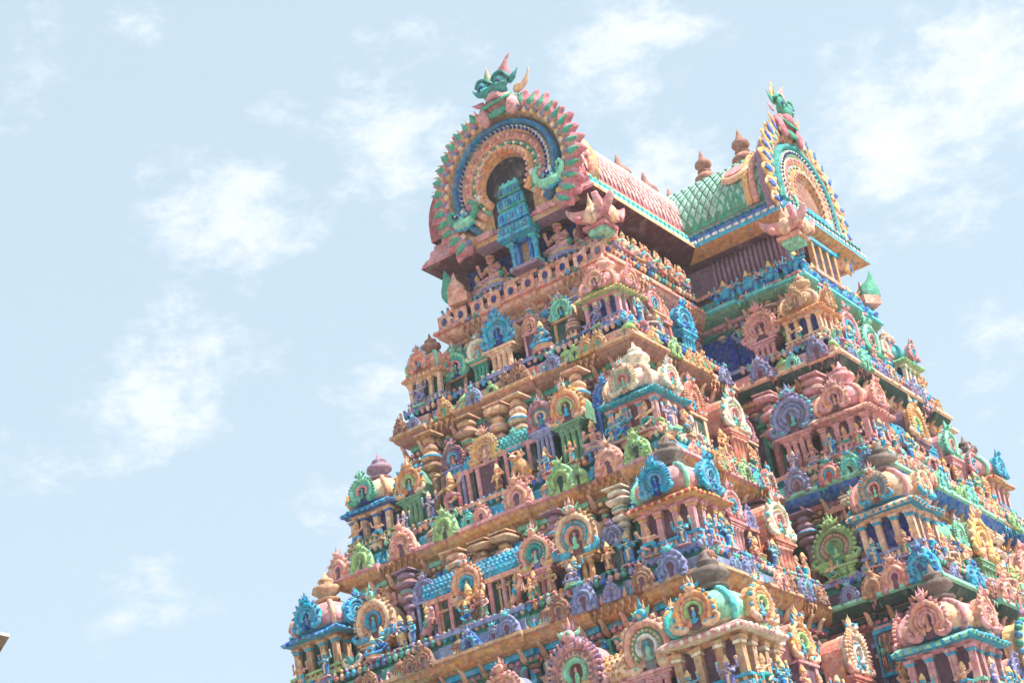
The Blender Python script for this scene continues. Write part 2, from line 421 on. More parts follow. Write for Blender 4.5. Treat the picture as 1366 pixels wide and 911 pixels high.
def column_mesh(c, h):
    var = rv.randrange(3)
    key = ('col', c, round(h, 1), var)
    if key in _cache: return _cache[key]
    b = MB(); h = round(h, 1)
    b.box(0, 0, 0, .3, .3, .1, c)
    b.lathe([(.1, .1), (.1, h*.5), (.11, h*.55)], c, 8)
    z = h*.52
    t = (h - z)/5.2
    for i, r in enumerate(((.14, .19, .16, .24, .2), (.2, .13, .22, .13, .26), (.12, .2, .23, .18, .13))[var]):
        b.lathe([(r*.7, z), (r, z + t*.3), (r, z + t*.55), (r*.65, z + t)], [c, ('jade', 'pink', 'turq')[var] if i == 2 else c, 'brown' if i % 2 else c], 14, sq=(.35, .8, .1)[var]); z += t
    b.box(0, 0, z, .46, .46, h - z, c)
    b.warp(.04, 2.2, len(_cache)); _cache[key] = b.mesh('column'); return _cache[key]

def urn_mesh(c1, c2):
    key = ('urn', c1, c2)
    if key in _cache: return _cache[key]
    b = MB()
    b.box(0, 0, 0, .8, .8, .2, c2); b.lathe([(.3, .2), (.26, .35), (.5, .45), (.56, .6), (.5, .72), (.24, .8), (.3, .88), (.46, .95), (.4, 1.1), (.2, 1.2), (.26, 1.28), (.1, 1.5), (.02, 1.75)], [c1, c1, c1, c2, c1, c1, c2, c1, c1, c2, c1, c1], 12, sq=.15)
    for i in range(8): b.leaf((.0, .2), 90, .45, .2, c2, 20, .5, M=Matrix.Rotation(i*PI/4, 4, 'Z'), n=5, rows=3, y=-.42)
    b.warp(.06, 1.7, len(_cache)); _cache[key] = b.mesh('urn'); return _cache[key]
def panel_mesh(var):
    key = ('panel', var)
    if key in _cache: return _cache[key]
    r = random.Random(var); b = MB()
    pc = r.choice(['salmon', 'lav', 'mint', 'pink', 'teal', 'tan', 'mauve']); fc = r.choice(['peach', 'pink', 'turq', 'salmon'])
    b.box(0, .05, 0, 1.0, .12, 1.2, pc); b.box(0, 0, -.1, 1.14, .24, .1, fc); b.box(0, 0, 1.2, 1.14, .26, .12, fc); b.box(0, -.02, 1.32, .9, .2, .08, pc)
    for s in (-1, 1): b.box(s*.48, -.04, 0, .1, .14, 1.2, fc)
    for i in range(3):
        x = -.28 + .28*i; c1 = r.choice(['turq', 'peach', 'pink', 'tan', 'lav', 'mint']); c2 = r.choice(['turq', 'rose', 'cream', 'jade', 'coral'])
        k = r.uniform(.85, 1.1); z = .1
        for s in (-1, 1): b.tube([(x + s*.03, -.08, z), (x + s*.06, -.1, z + .2*k), (x + s*.04, -.1, z + .4*k)], [.035, .045, .06], c2, 6)
        b.ell((x, -.1, z + .52*k), (.1, .08, .16), c1, 8, 5); b.ell((x, -.12, z + .76*k), (.065, .07, .075), c1, 7, 5); b.lathe([(.07, z + .8*k), (.06, z + .88*k), (.015, z + 1.0*k)], 'gold', 7, Matrix.Translation((x, -.11, 0)))
        s = r.choice((-1, 1)); b.tube([(x + s*.09, -.1, z + .6*k), (x + s*.15, -.14, z + .48*k), (x + s*.12, -.16, z + .7*k)], [.035, .03, .02], c1, 5); b.tube([(x - s*.09, -.1, z + .6*k), (x - s*.14, -.12, z + .45*k), (x - s*.06, -.18, z + .42*k)], [.035, .03, .02], c1, 5)
    for i in range(5): b.leaf((-.36 + .18*i, 1.38), 90, .26, .18, fc if i % 2 else 'turq', r.choice((-20, 20)), .5, n=5, rows=3)
    b.warp(.03, 2.0, var); _cache[key] = b.mesh('carved_panel'); return _cache[key]
def crest_mesh(c1, c2, c3):
    key = ('crest', c1, c2, c3)
    if key in _cache: return _cache[key]
    b = MB()
    b.box(0, .05, 0, 1.1, .5, .2, c2)
    for k, L in ((0, 1.3), (1, 1.0), (-1, 1.0), (2, .75), (-2, .75)):
        b.leaf((k*.16, .15), 90 - k*22, L, .36, c1 if k % 2 == 0 else c3, -k*18, .5, n=6, rows=5, y=-.08*(2 - abs(k)))
    for s in (-1, 1): b.tube([(s*.3, -.1, .2), (s*.6, -.14, .3), (s*.72, -.14, .55), (s*.55, -.14, .68), (s*.45, -.14, .55)], [.14, .14, .11, .08, .04], c2, 7)
    b.ell((0, -.25, .42), (.2, .14, .24), c3, 8, 5)
    b.warp(.06, 1.7, len(_cache)); _cache[key] = b.mesh('leaf_crest'); return _cache[key]

# ------------------------------------------------------------------ statues: one continuous body each
def limb(b, pts, rad, key): b.tube(pts, rad, key, 8)
def figure(pose):
    b = MB()
    S, Cl, G, B_, D = 'skin', 'cloth', 'gold', 'plinth', 'dark'
    def head(x, z, s=1.0):
        b.ell((x, -.01, z), (.075*s, .08*s, .095*s), S, 10, 8)
        b.ell((x, -.09*s, z - .005), (.018*s, .025*s, .03*s), S, 6, 4)          # nose
        b.ell((x, -.078*s, z - .045*s), (.03*s, .012, .01*s), 'lip', 6, 4)
        for k in (-1, 1):
            b.ell((x + k*.032*s, -.073*s, z + .018*s), (.018*s, .012, .012*s), D, 6, 4)
            b.ell((x + k*.082*s, 0, z - .02*s), (.022*s, .03*s, .045*s), G, 6, 5)   # ear rings
        b.lathe([(.088*s, z + .05*s), (.1*s, z + .075*s), (.085*s, z + .1*s), (.07*s, z + .16*s), (.05*s, z + .2*s), (.05*s, z + .22*s), (.015*s, z + .28*s)], G, 10, Matrix.Translation((x, 0, 0)))
        b.tube([(x, 0, z - .16*s), (x, 0, z - .06*s)], [.05*s, .045*s], S, 8)
    def torso(x, z0, z1, lean=0.0):
        b.tube([(x - lean, 0, z0), (x - lean*.5, 0, z0 + (z1-z0)*.4), (x, 0, z0 + (z1-z0)*.8), (x, 0, z1)], [.115, .088, .125, .075], S, 10, None, .72)
        b.ell((x, -.02, z1 - .03), (.14, .06, .04), G, 8, 5)                      # necklace
        b.tube([(x - .11, -.05, z1 - .02), (x, -.1, z0 + (z1-z0)*.5), (x + .1, -.06, z0 + .03)], .014, G, 5)
    def hand(p, d):
        p = Vector(p); d = Vector(d).normalized()
        b.ell(p, .034, S, 6, 5)
        sidev = d.cross(Vector((0, 1, 0)))
        if sidev.length < .1: sidev = Vector((1, 0, 0))
        sidev.normalize()
        for i in range(4): b.tube([p + sidev*(.024*(i-1.5)*.9), p + sidev*(.03*(i-1.5)) + d*(.075 - .008*abs(i-1.4))], [.014, .009], S, 5)
        b.tube([p, p + sidev*.045 + d*.03], [.014, .01], S, 5)
    def arm(sh, el, ha):
        limb(b, [sh, el], [.048, .036], S); limb(b, [el, ha], [.036, .026], S)
        b.ell(sh, .052, S, 8, 6); b.ell(el, .037, S, 6, 5)
        m = [sh[i]*.45 + el[i]*.55 for i in range(3)]; b.ell(m, (.055, .05, .03), G, 7, 4)
        b.ell([el[i]*.2 + ha[i]*.8 for i in range(3)], (.038, .036, .025), G, 7, 4)
        hand(ha, [ha[i] - el[i] for i in range(3)])
    def leg(hip, kn, an, foot):
        limb(b, [hip, kn], [.085, .058], Cl); limb(b, [kn, an], [.055, .036], S); b.ell(kn, .058, Cl, 8, 6)
        b.tube([an, foot], [.04, .03], S, 6); b.ell(an, (.048, .048, .02), G, 7, 4)
    if pose in ('stand', 'four'):
        b.box(0, 0, 0, .42, .3, .06, B_)
        for k in (-1, 1): leg((k*.06, 0, .48), (k*.075, -.02, .28), (k*.075, 0, .1), (k*.09, -.09, .075))
        b.tube([(0, .01, .5), (0, .01, .36), (0, .02, .14)], [.125, .14, .15], Cl, 10, None, .5)
        b.box(0, -.09, .14, .06, .03, .36, G)
        torso(0, .48, .72); head(0, .83)
        b.ell((0, 0, .48), (.13, .1, .035), G, 10, 5)
        if pose == 'stand':
            arm((.15, 0, .69), (.21, -.03, .53), (.15, -.12, .46)); arm((-.15, 0, .69), (-.24, -.03, .62), (-.2, -.13, .75))
        else:
            for k in (-1, 1):
                arm((k*.15, -.01, .69), (k*.2, -.06, .55), (k*.13, -.16, .6)); arm((k*.15, .02, .69), (k*.27, .03, .68), (k*.27, 0, .86))
            b.ell((.27, 0, .95), (.055, .03, .06), G, 8, 5); b.ell((-.27, 0, .95), (.04, .04, .06), 'plinth', 8, 5)
    elif pose == 'dance':
        b.box(0, 0, 0, .42, .3, .06, B_)
        leg((-.06, 0, .47), (-.11, -.04, .27), (-.06, 0, .1), (-.1, -.09, .075)); leg((.06, 0, .47), (.24, -.1, .38), (.07, -.1, .25), (.02, -.16, .22))
        b.tube([(0, 0, .5), (.0, 0, .4)], [.13, .14], Cl, 10, None, .7)
        torso(.02, .48, .72, .03); head(.05, .83)
        b.tube([(.1, .03, .42), (.22, .02, .3), (.2, .02, .16)], [.04, .05, .02], Cl, 6)
        arm((.17, 0, .69), (.3, -.02, .74), (.33, -.05, .9)); arm((-.13, 0, .69), (-.26, -.03, .58), (-.14, -.14, .56))
    elif pose == 'sit':
        b.lathe([(.3, 0), (.34, .06), (.24, .1), (.3, .16), (.26, .2)], [B_, B_, G, B_], 14, Matrix.Diagonal((1, .75, 1, 1)))
        for k in (-1, 1):
            limb(b, [(k*.07, .02, .29), (k*.27, -.1, .27)], [.095, .07], Cl); limb(b, [(k*.27, -.1, .27), (-k*.02, -.2, .24)], [.062, .04], S); b.ell((k*.27, -.1, .27), .07, Cl, 8, 6)
            b.ell((-k*.06, -.22, .235), (.07, .04, .03), S, 6, 4)
        b.ell((0, 0, .28), (.18, .13, .09), Cl, 10, 6)
        torso(0, .3, .62); head(0, .74)
        arm((.15, 0, .58), (.23, -.03, .43), (.2, -.14, .37)); arm((-.15, 0, .58), (-.23, -.05, .47), (-.17, -.16, .6))
    elif pose == 'kneel':
        b.box(0, 0, 0, .6, .4, .08, B_)
        for k in (-1, 1):
            limb(b, [(k*.1, .02, .3), (k*.3, -.14, .4)], [.12, .09], Cl); limb(b, [(k*.3, -.14, .4), (k*.24, -.1, .13)], [.085, .06], S); b.ell((k*.3, -.14, .4), .09, Cl, 8, 6)
            b.ell((k*.25, -.16, .11), (.06, .1, .04), S, 6, 4)
        b.ell((0, -.03, .38), (.2, .17, .17), S, 10, 7); b.ell((0, -.02, .55), (.19, .13, .14), S, 10, 7)
        b.ell((0, 0, .28), (.2, .16, .08), Cl, 10, 5); head(0, .76, 1.15)
        for k in (-1, 1): arm((k*.2, 0, .62), (k*.36, -.03, .64), (k*.3, -.04, .88))
    elif pose == 'horse':                                 # rearing horse carrying a rider on a post
        b.box(0, 0, 0, .5, .34, .06, B_)
        b.tube([(.16, .05, .3), (.05, .02, .42), (-.1, -.03, .56), (-.16, -.05, .62)], [.13, .12, .12, .09], S, 10)
        b.tube([(-.12, -.04, .58), (-.2, -.06, .72), (-.22, -.08, .82)], [.1, .075, .055], S, 8)
        b.tube([(-.2, -.08, .84), (-.28, -.13, .8), (-.33, -.16, .75)], [.06, .05, .035], S, 8)
        for k in (-1, 1):
            b.leaf((-.2, .86), 80 + k*14, .1, .04, G, 0, .7, n=5, rows=3, y=-.08 + k*.03)
            b.tube([(-.12, -.05 + k*.06, .54), (-.3, -.08 + k*.07, .52), (-.27, -.1 + k*.07, .38)], [.055, .04, .025], S, 7); b.ell((-.27, -.1 + k*.07, .36), .03, D, 6, 4)
            b.tube([(.16, .05 + k*.07, .3), (.1, 0 + k*.09, .2), (.2, .04 + k*.09, .14), (.17, .02 + k*.09, .06)], [.085, .05, .035, .03], S, 7)
        b.tube([(.26, .06, .32), (.36, .08, .36), (.38, .08, .2), (.34, .08, .1)], [.03, .05, .045, .015], G, 6)
        b.tube([(-.15, 0, .84), (-.1, .0, .72), (-.03, 0, .62)], [.03, .04, .03], G, 6)
        b.ell((.02, .01, .52), (.12, .14, .07), Cl, 8, 5)
        b.tube([(.04, 0, .54), (.03, 0, .68), (.03, 0, .74)], [.075, .08, .05], Cl, 8); b.ell((.02, -.01, .83), (.06, .065, .075), 'rider', 8, 6)
        b.lathe([(.07, .87), (.07, .9), (.03, .98), (.01, 1.02)], G, 8, Matrix.Translation((.02, 0, 0)))
        for k in (-1, 1):
            b.tube([(.03, k*.08, .7), (-.06, k*.1, .62), (-.14, k*.05, .64)], [.035, .03, .02], 'rider', 6); b.tube([(.03, k*.08, .54), (-.04, k*.15, .46), (.0, k*.15, .34)], [.05, .045, .03], Cl, 6)
    elif pose == 'lion':                                  # seated lion with a flame mane
        b.box(0, 0, 0, .55, .4, .07, B_)
        b.tube([(.14, .05, .2), (.06, .02, .36), (-.03, -.03, .56), (-.06, -.05, .64)], [.17, .16, .16, .12], S, 10)
        b.ell((-.08, -.1, .74), (.15, .14, .14), S, 10, 8); b.ell((-.1, -.22, .69), (.09, .08, .075), 'rider', 8, 6); b.ell((-.1, -.26, .66), (.07, .05, .025), 'lip', 8, 5)
        for k in (-1, 1):
            b.ell((-.08 + k*.07, -.21, .79), .04, D, 8, 6); b.leaf((-.08 + k*.12, .84), 90 - k*25, .16, .09, S, k*20, .6, n=6, rows=3, y=-.06)
            b.tube([(-.04 + k*.1, -.08, .5), (-.06 + k*.12, -.13, .28), (-.06 + k*.12, -.13, .1)], [.075, .055, .05], S, 8); b.ell((-.06 + k*.12, -.17, .09), (.06, .08, .04), S, 6, 5)
            b.ell((.13, .03 + k*.14, .2), (.15, .08, .13), S, 8, 6); b.ell((.0, -.04 + k*.16, .1), (.1, .06, .04), S, 6, 5)
        for i in range(9):
            a = 20 + 140*i/8; b.leaf((-.08 + .13*math.cos(R(a)), .74 + .12*math.sin(R(a))), a, .16, .09, G, 25 if a > 90 else -25, .7, n=5, rows=3, y=-.01)
        b.tube([(.28, .1, .16), (.4, .1, .24), (.42, .1, .44), (.34, .1, .56)], [.03, .035, .05, .012], G, 6)
    return b
# colour schemes: skin, cloth, gold, plinth, rider
SP = dict(
 turq=('turq','blue','yellow','pink','peach'), pink=('pink','jade','gold','lav','peach'), tan=('tan','rose','gold','pink','peach'),
 orange=('orange','wine','yellow','jade','pink'), salmon=('salmon','turq','gold','tan','peach'), lav=('lav','violet','peach','mint','pink'),
 green=('jade','coral','yellow','pink','peach'), lime=('lime','rose','gold','turq','peach'), peach=('peach','teal','ochre','rose','tan'),
 coral=('coral','mint','yellow','lav','peach'), blue=('blue','gold','yellow','salmon','peach'), mauve=('mauve','aqua','gold','peach','pink'),
 ochre=('ochre','jade','peach','pink','cream'), cream=('cream','coral','gold','turq','pink'))
_fig = {}
KEYS = ['skin', 'cloth', 'gold', 'plinth', 'dark', 'lip', 'rider']
def statue_mesh(pose, colr):
    k = ('fig', pose, colr)
    if k in _cache: return _cache[k]
    if pose not in _fig:
        b = figure(pose)
        me = bpy.data.meshes.new('tmp'); me.from_pydata(b.v, [], b.f); me.update()
        o = bpy.data.objects.new('tmp', me); COL.objects.link(o)
        md = o.modifiers.new('r', 'REMESH'); md.mode = 'VOXEL'; md.voxel_size = .016; md.use_smooth_shade = True
        dg = bpy.context.evaluated_depsgraph_get(); dg.update()
        ev = o.evaluated_get(dg); nm = bpy.data.meshes.new_from_object(ev, depsgraph=dg)
        bv = BVHTree.FromPolygons([Vector(p) for p in b.v], b.f)
        ks = []
        for p in nm.polygons:
            r = bv.find_nearest(p.center); ks.append(b.c[r[2]])
        vs = [tuple(v.co) for v in nm.vertices]; fs = [tuple(p.vertices) for p in nm.polygons]
        bpy.data.objects.remove(o); bpy.data.meshes.remove(me); bpy.data.meshes.remove(nm)
        _fig[pose] = (vs, fs, ks)
    vs, fs, ks = _fig[pose]
    s = SP[colr]
    mp = dict(skin=s[0], cloth=s[1], gold=s[2], plinth=s[3], rider=s[4], dark='dark', lip='red')
    b = MB(); b.v = vs; b.f = fs; b.c = [mp[q] for q in ks]; b.sm = [True]*len(fs)
    b.warp(.022, 4.0, len(_cache))
    _cache[k] = b.mesh('statue'); return _cache[k]
HAZE, HAZEC, CLOUDC, SKYS, EXPO = .72, (2.95, 3.65, 3.98, 1), (4.5, 4.6, 4.7, 1), .13, .95
HAZED = .0007
CLOUDS = [((.658,.565,.498), .05, 1), ((.659,.61,.441), .06, 1), ((.839,.249,.484), .07, 1), ((.70,.476,.532), .055, 1.05), ((.555,.605,.571), .04, .8), ((.754,.364,.547), .06, .9),
 ((.84,.203,.503), .07, 1), ((.59,.55,.591), .025, .7), ((.735,.538,.413), .04, .8), ((.732,.58,.358), .03, .7), ((.619,.683,.389), .03, .6), ((.673,.663,.327), .04, .6), ((.656,.519,.549), .025, .7), ((.891,.255,.376), .04, .7), ((.789,.363,.496), .045, 1.1), ((.843,.279,.46), .05, .8)]
# ------------------------------------------------------------------ tower plan: levels of the stepped pyramid
Z = {1: 25.05, 2: 21.85, 3: 17.79, 4: 14.21, 5: 10.3, 6: 6.3}
def lev(n):
    t = 25.052 - Z[n]
    return dict(x=39.742 - .4111*t, y=21.109 - .3245*t, yl=26.876 + .3245*t, xb=45.237 - .3728*t, yb=17.939 - .289*t, xbe=50.457 + .3728*t, z=Z[n])
def poly(n):
    l = lev(n); x, y, yl, xb, yb, xe = l['x'], l['y'], l['yl'], l['xb'], l['yb'], l['xbe']; p = y - yb; xl = 2*47.847 - x
    return [(x, y), (xb, y), (xb, yb), (xe, yb), (xe, y), (xl, y), (xl, yl), (xe, yl), (xe, yl + p), (xb, yl + p), (xb, yl), (x, yl)]
# jogs of each wall along its length: (from, to, step forward)
JL = [(0, .3, .1), (.3, .42, -.1), (.42, .72, .06), (.72, .86, -.1), (.86, 1, 0)]
JS = [(0, .3, 0), (.3, .58, .08), (.58, .68, -.06), (.68, 1, .1)]
JF = [(0, .16, .1), (.16, .28, -.08), (.28, .72, .1), (.72, .84, -.08), (.84, 1, .1)]
JN = [(0, .14, .1), (.14, .26, -.1), (.26, .4, .05), (.4, .6, .14), (.6, .74, .05), (.74, .86, -.1), (.86, 1, .1)]
rev = lambda J: [(1 - b, 1 - a, d) for a, b, d in reversed(J)]
JOGS = [JL, rev(JS), JF, JS, rev(JL), JN, JL, rev(JS), JF, JS, rev(JL), JN]
def outline(n, d, jog=True):
    P = poly(n); N = len(P); vs = []; ed = []
    def tn(i):
        a, b = Vector(P[i]), Vector(P[(i+1) % N]); t = (b - a).normalized(); return a, b, t, Vector((t.y, -t.x))
    for i in range(N):
        a, b, t, nr = tn(i); _, _, _, np_ = tn(i - 1)
        J = JOGS[i]; jp = JOGS[i-1][-1][2] if jog else 0
        j0 = J[0][2] if jog else 0
        c = a + np_*(d + jp) + nr*(d + j0); vs.append(c); ed.append(i)
        L = (b - a)
        for q in range(len(J) - 1):
            m = a + L*J[q][1]
            for dd in (J[q][2], J[q+1][2]):
                vs.append(m + nr*(d + (dd if jog else 0))); ed.append(i)
    return vs, ed
def sweep(b, rows, cap_top=False):
    """rows: (level, offset, z, colour of the strip down to the next row or fn(edge))"""
    rings = []
    for r in rows:
        vs, ed = outline(r[0], r[1], r[4] if len(r) > 4 else True); rings.append([(p.x, p.y, r[2]) for p in vs])
    n = len(rings[0])
    for j in range(len(rings) - 1):
        c = rows[j][3]
        for i in range(n):
            i2 = (i+1) % n
            b.add([rings[j][i], rings[j][i2], rings[j+1][i2], rings[j+1][i]], [(3, 2, 1, 0)][::-1] and [(0, 3, 2, 1)], c(ed[i]) if callable(c) else c)
    if cap_top:
        b.add(rings[0], [tuple(range(n))], rows[0][3] if not callable(rows[0][3]) else 'pink')
tower = bpy.data.objects.new('temple_tower', None); COL.objects.link(tower); tower.location = TLOC
tag(tower, 'tall stepped temple tower crowded with painted plaster statues and horseshoe arches', 'temple tower')

BAY = lambda main, bay: (lambda e: bay if e in (1, 2, 3, 7, 8, 9) else main)
NB = lambda narrow, long_, bay: (lambda e: bay if e in (1, 2, 3, 7, 8, 9) else (narrow if e in (5, 11) else long_))
# per level: ledge, prati, groove, band, lip, kapota, under, fillet, wall
CW = {
 1: dict(ledge='pink', prati='salmon', groove='plum', band=BAY('salmon', 'teal'), lip=BAY('coral', 'aqua'), kap=BAY('salmon', 'green'), und=BAY('rose', 'jade'), fil=BAY('ochre', 'pink'), wall=NB('jade', 'dkgreen', 'royal')),
 2: dict(ledge='slate', prati='lav', groove='navy', band=BAY('salmon', 'pink'), lip=BAY('tan', 'peach'), kap=BAY('brown', 'dkgreen'), und=BAY('green', 'rose'), fil=BAY('jade', 'gold'), wall=NB('jade', 'plum', 'plum')),
 3: dict(ledge='mauve', prati='salmon', groove='teal', band=BAY('turq', 'mint'), lip=BAY('pink', 'mint'), kap=BAY('ochre', 'blue'), und=BAY('ochre', 'brown'), fil=BAY('mint', 'rose'), wall=NB('plum', 'dkgreen', 'dkgreen')),
 4: dict(ledge='tan', prati='lav', groove='jade', band=BAY('slate', 'plum'), lip=BAY('tan', 'mint'), kap=BAY('ochre', 'dkgreen'), und=BAY('jade', 'rose'), fil=BAY('turq', 'dkgreen'), wall=NB('dkgreen', 'plum', 'plum')),
 5: dict(ledge='lav', prati='violet', groove='plum', band=BAY('turq', 'pink'), lip=BAY('pink', 'lav'), kap=BAY('ochre', 'mint'), und='salmon', fil='mint', wall='plum'),
 6: dict(ledge='lav', prati='mint', groove='plum', band='salmon', lip='pink', kap='ochre', und='salmon', fil='mint', wall='sandw')}
# ---- frames on the four faces in view: s runs along the wall, d outwards from the level outline
def fmat(face, n, s, d, z):
    l = lev(n)
    if face == 'N': return Matrix.Translation((l['x'] - d, s, z)) @ Matrix.Rotation(-PI/2, 4, 'Z')
    if face == 'S': return Matrix.Translation((l['xb'] - d, s, z)) @ Matrix.Rotation(-PI/2, 4, 'Z')
    if face == 'L': return Matrix.Translation((s, l['y'] - d, z))
    return Matrix.Translation((s, l['yb'] - d, z))
def span(face, n):
    l = lev(n)
    return {'N': (l['y'], l['yl']), 'S': (l['yb'], l['y']), 'L': (l['x'], l['xb']), 'F': (l['xb'], l['xbe'])}[face]
used = {}
def take(key, s, w): used.setdefault(key, []).append((s - w, s + w))
def free(key, s, w): return all(s + w <= a or s - w >= b for a, b in used.get(key, []))
def floor_z(n): return Z[n] + .765

BE = {1: ('gold', 'rose'), 2: ('lav', 'pink'), 3: ('salmon', 'gold'), 4: ('lav', 'rose'), 5: ('lav', 'gold')}
KC = {1: ('mint', 'green'), 2: ('rose', 'plum'), 3: ('blue', 'turq'), 4: ('rose', 'green'), 5: ('mint', 'salmon')}
rb = random.Random(21); FCOL = ['turq', 'pink', 'peach', 'mint', 'lav', 'salmon', 'turq', 'jade', 'cream', 'blue', 'coral', 'orange']
def bead_courses(b, n):
    for face in 'NLSF':
        s0, s1 = span(face, n); k = int((s1 - s0)/.19)
        for i in range(k):
            s = s0 + (i + .5)*(s1 - s0)/k
            M = fmat(face, n, s, 0, Z[n])
            q = rb.choice(FCOL); k2 = rb.uniform(.85, 1.2)
            b.ell((0, .27, .6), (.075, .06, .1*k2), q, 6, 4, M); b.ell((rb.uniform(-.02, .02), .25, .6 + .13*k2), (.05, .05, .055), rb.choice(FCOL), 6, 4, M)
            if rb.random() < .5: b.tube([(.05, .25, .65), (.1, .2, .6 + rb.uniform(-.05, .16))], [.028, .018], q, 5, M)
            b.leaf((rb.uniform(-.03, .03), .0), 90 + rb.uniform(-15, 15), rb.uniform(.14, .26), .16, rb.choice(FCOL), rb.uniform(-40, 40), .5, M=M, n=5, rows=3, y=.06)
            b.box(0, .42, -.6, .1, .22, .09, BE[n][1], M)
            bay = face in 'SF'
            kc = ('tan', 'amber') if not bay else KC[n]
            b.leaf((-.05, -.04), 270, .2, .13, kc[i % 2], 0, .5, M=M, n=5, rows=3, y=.06); b.leaf((.05, -.13), 270, .2, .12, kc[(i + 1) % 2], 0, .5, M=M, n=5, rows=3, y=.15)
            if i % 3 == 0:
                b.ell((0, .44, -.72), (.17, .14, .07), ('brown', 'tan', 'peach')[(i//3) % 3], 8, 4, M); b.ell((0, .46, -.83), (.11, .1, .06), ('pink', 'mint', 'lav')[(i//3) % 3], 7, 4, M)
            if i % 3 == 1:
                b.tube([(0, .5, -.62), (0, .3, -.52), (0, .2, -.34), (0, .1, -.3)], [.06, .08, .06, .04], ('peach', 'salmon', 'tan')[(i//3) % 3], 6, M)
for n in range(1, 7):
    c = CW[n]; z = Z[n]; b = MB()
    top = (1, -.8, z + .78, c['ledge'], False) if n == 1 else (n-1, -.6, z + .79, c['ledge'])
    hs = .85 if n == 1 else 1
    sweep(b, [top, (n, -.42, z + .75, c['prati']), (n, -.33, z + .71, c['prati']), (n, -.33, z + .6, c['groove']), (n, -.48, z + .56, c['groove']), (n, -.48, z + .43, c['band']),
      (n, -.27, z + .38, c['band']), (n, -.24, z + .06, c['lip']), (n, .0, z + .03, c['lip']), (n, .02, z - .06, c['lip']), (n, -.05, z - .1, c['kap']), (n, -.1, z - .2, c['kap']), (n, -.2, z - .29, c['kap']), (n, -.34, z - .34, c['und']),
      (n, -.38, z - .35, c['fil']), (n, -.38, z - .47, c['fil']), (n, -.5, z - .5, c['und']), (n, -.5, z - .6, c['und']), (n, -.6, z - .63, c['und']), (n, -.6, z - .66, c['und'])])
    if n < 6: bead_courses(b, n)
    link('cornice', b.mesh('cornice'), tower)
    b = MB()
    zb = Z[n+1] + .77 if n < 6 else .0
    sweep(b, [(n, -.6, z - .655, c['wall']), (n, -.6, zb, c['wall'])])
    if n < 6:
        for face in 'NLSF':
            if face == 'S' and n == 1: continue                # flat blue panels there
            s0, s1 = span(face, n); k = int((s1 - s0)/.42); h = Z[n] - .68 - zb
            for i in range(k):
                pc = ('salmon', 'turq', 'peach', 'lav', 'jade', 'pink', 'mint')[(i*5 + n) % 7]; M = fmat(face, n, s0 + (i + .5)*(s1 - s0)/k, -.5, zb)
                b.box(0, .0, 0, .13, .16, h, pc, M); b.box(0, -.02, h*.72, .2, .22, .08, 'peach', M); b.box(0, -.03, h*.82, .26, .26, .1, pc, M)
                if i % 3 == 1: b.box(.21, .05, h*.3, .24, .05, h*.5, ('blue', 'dkgreen', 'wine')[i % 2 + (n % 2)], M)
    link('wall', b.mesh('wall'), tower)

# ---- corner pavilions
for n, near, far, bay, bayf, hb, hd, w in ((2, 'blush', 'coral', 'sand', 'sea', .85, .7, 1.15), (3, 'pearl', 'apricot', 'blossom', 'candy', .95, .85, 1.4), (4, 'candy', 'dusk', 'clay', 'coral', 1.1, .9, 1.5), (5, 'melon', 'coral', 'honey', 'candy', 1.2, 1.0, 1.7)):
    l = lev(n); q = .38 + w/2; z = floor_z(n)
    def pv(pal, x, y, wk=1.0, hk=1.0): pavilion(tower, pal, w*wk, hb*hk, hd*hk, Matrix.Translation((x, y, z)))
    pv(near, l['x'] + q, l['y'] + q); pv(far, l['x'] + q, l['yl'] - q)
    pv(bay, l['xb'] + q, l['yb'] + q, 1.0, 1.15 if n == 4 else 1.0); pv(bayf, l['xbe'] - q, l['yb'] + q)
    take(('N', n), l['y'] + q, w*.62); take(('N', n), l['yl'] - q, w*.62); take(('L', n), l['x'] + q, w*.62)
    take(('S', n), l['yb'] + q, w*.62); take(('F', n), l['xb'] + q, w*.62); take(('F', n), l['xbe'] - q, w*.62)

